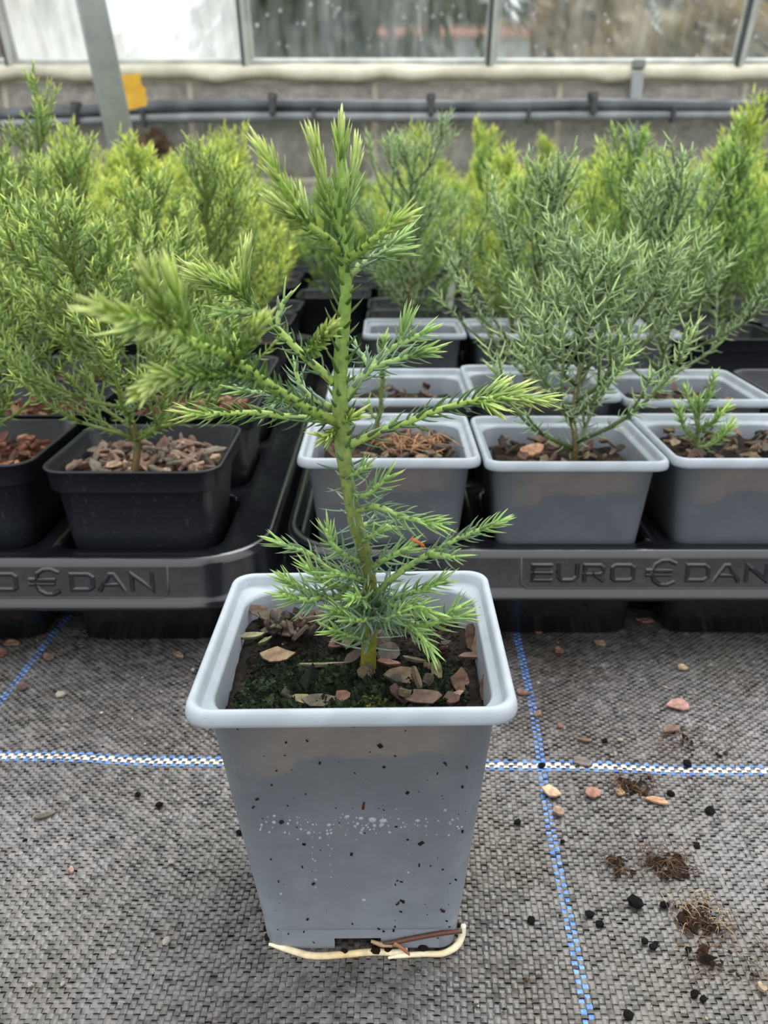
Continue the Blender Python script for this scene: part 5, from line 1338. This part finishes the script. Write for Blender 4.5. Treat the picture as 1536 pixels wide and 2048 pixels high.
plant_tag(906, 535, 1.0, .03, .010, 'narrow white plastic plant label right of the front plant', .05)
#plant_tag(1250, 480, .80, .03, .012, 'white plastic plant label behind the bushy seedling', -.2)

# ================================================================== LITTER ON THE FABRIC
def litter_chip(px, py, l, w_, yaw, col, label, seed, tilt=.1, curl=.2):
    p = atz(px, py, .0014); s_ = (p-CAM).length/F_PX
    col = grey_down([col], .3)[0]
    o = obj('bark_chip', chip_mesh(seed+700, l*s_, w_*s_*1.5, .0011, col, curl)); o.location = p; o.rotation_euler = (tilt, tilt*.5, yaw); tag(o, label, 'bark chip')
LC = [(1103, 1585, 34, 24, .9, lin(196, 158, 112), 'pale tan bark flake beside the lengthwise blue thread'), (1185, 1588, 36, 20, .9, lin(150, 98, 74), 'reddish bark flake right of the pale tan flake'),
 (1117, 1624, 20, 14, .3, lin(150, 116, 90), 'small brown flake just below the pale tan flake'), (1316, 1602, 44, 12, -.3, lin(184, 132, 78), 'thin golden-brown bark sliver at the right of the fabric'),
 (1240, 1586, 20, 10, .0, lin(170, 128, 72), 'small golden flake touching the fibre tuft'), (1359, 1412, 46, 20, -.1, lin(166, 116, 100), 'pink oval bark chip lying alone behind the cross line'),
 (1364, 1335, 18, 10, -.3, lin(176, 144, 94), 'tiny straw-coloured chip near the right tray'), (1045, 1385, 20, 20, 1.0, lin(120, 84, 74), 'brown chip on the blue thread beside the pot rim'),
 (1163, 1524, 36, 16, -.5, lin(112, 100, 92), 'grey-brown bark chip lying on the cross line'), (1345, 1458, 38, 14, .5, lin(116, 84, 70), 'dull red bark sliver above the cross line at right'),
 (1075, 1428, 22, 8, .9, lin(128, 96, 58), 'narrow brown stick near the blue thread above the cross line'), (1120, 1452, 14, 10, 0, lin(130, 84, 64), 'small rusty chip above the cross line'),
 (1168, 1480, 30, 7, -.1, lin(116, 86, 60), 'thin brown splinter above the cross line'), (1200, 1287, 24, 10, -.4, lin(126, 104, 70), 'small olive splinter in the shade of the right tray'),
 (1118, 1302, 18, 12, .2, lin(110, 66, 50), 'dark red chip in the shade of the right tray'), (1075, 1262, 14, 14, .5, lin(130, 84, 58), 'orange-brown chip under the edge of the right tray'),
 (1290, 1242, 30, 8, 0, lin(140, 92, 72), 'pinkish sliver under the edge of the right tray'), (25, 1287, 32, 10, .2, lin(132, 92, 62), 'orange-brown sliver under the edge of the left tray'),
 (4, 1308, 16, 16, .4, lin(124, 66, 50), 'red-brown chip at the left edge of the fabric'), (98, 1315, 16, 16, .9, lin(116, 90, 64), 'brown chip beside the left blue thread'),
 (45, 1374, 22, 14, .5, lin(88, 62, 54), 'dark chip on the left blue thread'), (358, 1310, 26, 7, -.6, lin(134, 108, 80), 'thin tan splinter in front of the left tray'),
 (90, 1632, 44, 7, .5, lin(92, 82, 66), 'short dry stick on the left part of the fabric'), (143, 1741, 10, 10, .3, lin(168, 118, 100), 'tiny pink flake on the left part of the fabric'),
 (1525, 1975, 16, 12, .5, lin(160, 136, 96), 'tan flake at the right edge near the bottom')]
for k, c in enumerate(LC): litter_chip(*c, seed=k)
CLODS = [(1420, 1621, 11, 'dark square soil pellet at the right of the fabric'), (1272, 1806, 14, 'black knobbly soil clod, larger one beside the lower right tuft'), (1329, 1808, 9, 'black soil clod just left of the root tuft'), (1300, 1553, 5, 'small black crumb below the cross line at right'), (1342, 1586, 8, 'flat dark pebble right of the fibre tuft'), (1035, 1643, 8, 'black crumb right of the front pot'), (1393, 1690, 8, 'black crumb in the right middle of the fabric'), (1180, 1827, 9, 'dark crumb right of the lower blue thread'), (1200, 1846, 8, 'dark crumb just below another one, right of the blue thread'), (1062, 1838, 8, 'dark crumb left of the lower blue thread'), (1290, 1880, 7, 'black crumb left of a loose group at lower right'), (1305, 1892, 8, 'black crumb in the loose group at lower right'), (1312, 1884, 6, 'small crumb in the loose group at lower right'), (1257, 2028, 10, 'black crumb at the bottom edge right of centre'), (1378, 1896, 6, 'dark crumb below the root tuft'), (1390, 1985, 8, 'dark crumb near the bottom right'), (1407, 1995, 7, 'dark crumb beside another near the bottom right'), (1125, 1680, 5, 'small crumb on the fabric right of the blue thread'), (1083, 1530, 8, 'dark crumb on the cross line beside the crossing'), (1375, 1527, 9, 'dark crumb on the cross line at right'), (275, 1587, 7, 'dark crumb on the fabric below the cross line at left'), (318, 1607, 7, 'dark crumb left of the front pot'), (50, 1678, 5, 'tiny black crumb at the left of the fabric'), (478, 1663, 7, 'dark crumb touching the left side of the front pot'), (1210, 1480, 7, 'dark crumb above the cross line')]
for k, (px, py, s_, lab) in enumerate(CLODS):
    p = atz(px, py, .0012); sc = (p-CAM).length/F_PX*s_; o = obj('soil_clod', grain_mesh(60+k, 1.0, lin(30, 27, 25))); o.location = (p.x, p.y, sc*.55); o.scale = (sc, sc*1.1, sc); o.rotation_euler = (0, 0, k); tag(o, lab, 'soil clod')
GR = [(122, 1389, 9, 'cream perlite grain on the fabric at upper left'), (332, 1880, 9, 'largest cream grain in the lower left of the fabric'), (228, 1901, 6, 'cream grain left of the largest one'), (1223, 1640, 6, 'white grain in the right middle of the fabric'), (1274, 1665, 5, 'pale yellow grain right of a white one'), (1107, 1648, 5, 'cream grain beside the blue thread'), (1000, 1684, 4, 'small white grain right of the front pot'), (1240, 1478, 6, 'yellowish grain above the cross line'), (1251, 1418, 4, 'white grain behind the cross line'), (1332, 1373, 4, 'white grain left of the pink oval chip'), (1077, 1364, 4, 'white grain near the pot rim'), (386, 1338, 5, 'white grain in front of the left tray'), (60, 1967, 5, 'pale grain at lower left'), (125, 1965, 5, 'pale grain right of another at lower left'), (342, 1722, 7, 'white flake left of the front pot'), (953, 2000, 5, 'cream grain below the front pot'), (1076, 2042, 5, 'cream grain at the bottom edge')]
for k, (px, py, s_, lab) in enumerate(GR):
    p = atz(px, py, .0012); sc = (p-CAM).length/F_PX*s_; o = obj('perlite_grain', WHITE_G[k % 4]); o.location = (p.x, p.y, sc*.5+.0003); o.scale = (sc*1.15, sc, sc*.8); o.rotation_euler = (0, 0, k*1.3); tag(o, lab, 'grain')
TUFT = [(1335, 1735, .0105, .0075, 'brown fibrous soil tuft at the right middle of the fabric', 90), (1393, 1840, .0095, .0090, 'tuft of pale rootlets and soil at the lower right', 80), (1268, 1578, .0090, .0055, 'brown fibre tuft just below the cross line', 60), (1395, 1490, .020, .010, 'spread of reddish fibres above the cross line at right', 80), (1445, 1915, .014, .014, 'trail of loose brown fibres at lower right', 70), (1240, 1738, .0075, .006, 'small faint fibre tuft left of the brown one', 30)]
for k, (px, py, hx, hy, lab, n) in enumerate(TUFT):
    J_ = fibres(n, (hx, hy), .0006, 60+k, [lin(92, 64, 44), lin(120, 88, 60), lin(64, 44, 32)] + ([lin(190, 160, 120)]*2 if k == 1 else []), .00013, .0048)
    cm = crumbs_mesh(90 if k < 3 else 30, hx*.6, lambda x, y: np.full(len(x), .0008), 80+k, .0008, [lin(44, 32, 24), lin(60, 42, 30)])
    p = atz(px, py, 0); o = obj('fibre_tuft', mesh_np('fibre_tuft', J_[0], J_[1], M_ROOT, J_[2])); o.location = (p.x, p.y, .0003); tag(o, lab, 'fibre tuft', None, 'stuff')
    o2 = obj('soil_grit', cm, o); o2['kind'] = 'stuff'
# fine grit all over
Rn = np.random.RandomState(5); n = 1500
J_ = crumbs_mesh(n, .33, lambda x, y: np.full(len(x), .0006), 99, .00038, [lin(30, 26, 22), lin(46, 38, 30), lin(150, 136, 112), lin(96, 74, 54), lin(190, 180, 160)])
o = obj('grit', J_); o.location = (0.0, .28, 0); tag(o, 'fine soil and sand grit sprinkled over the woven fabric', 'grit', None, 'stuff')
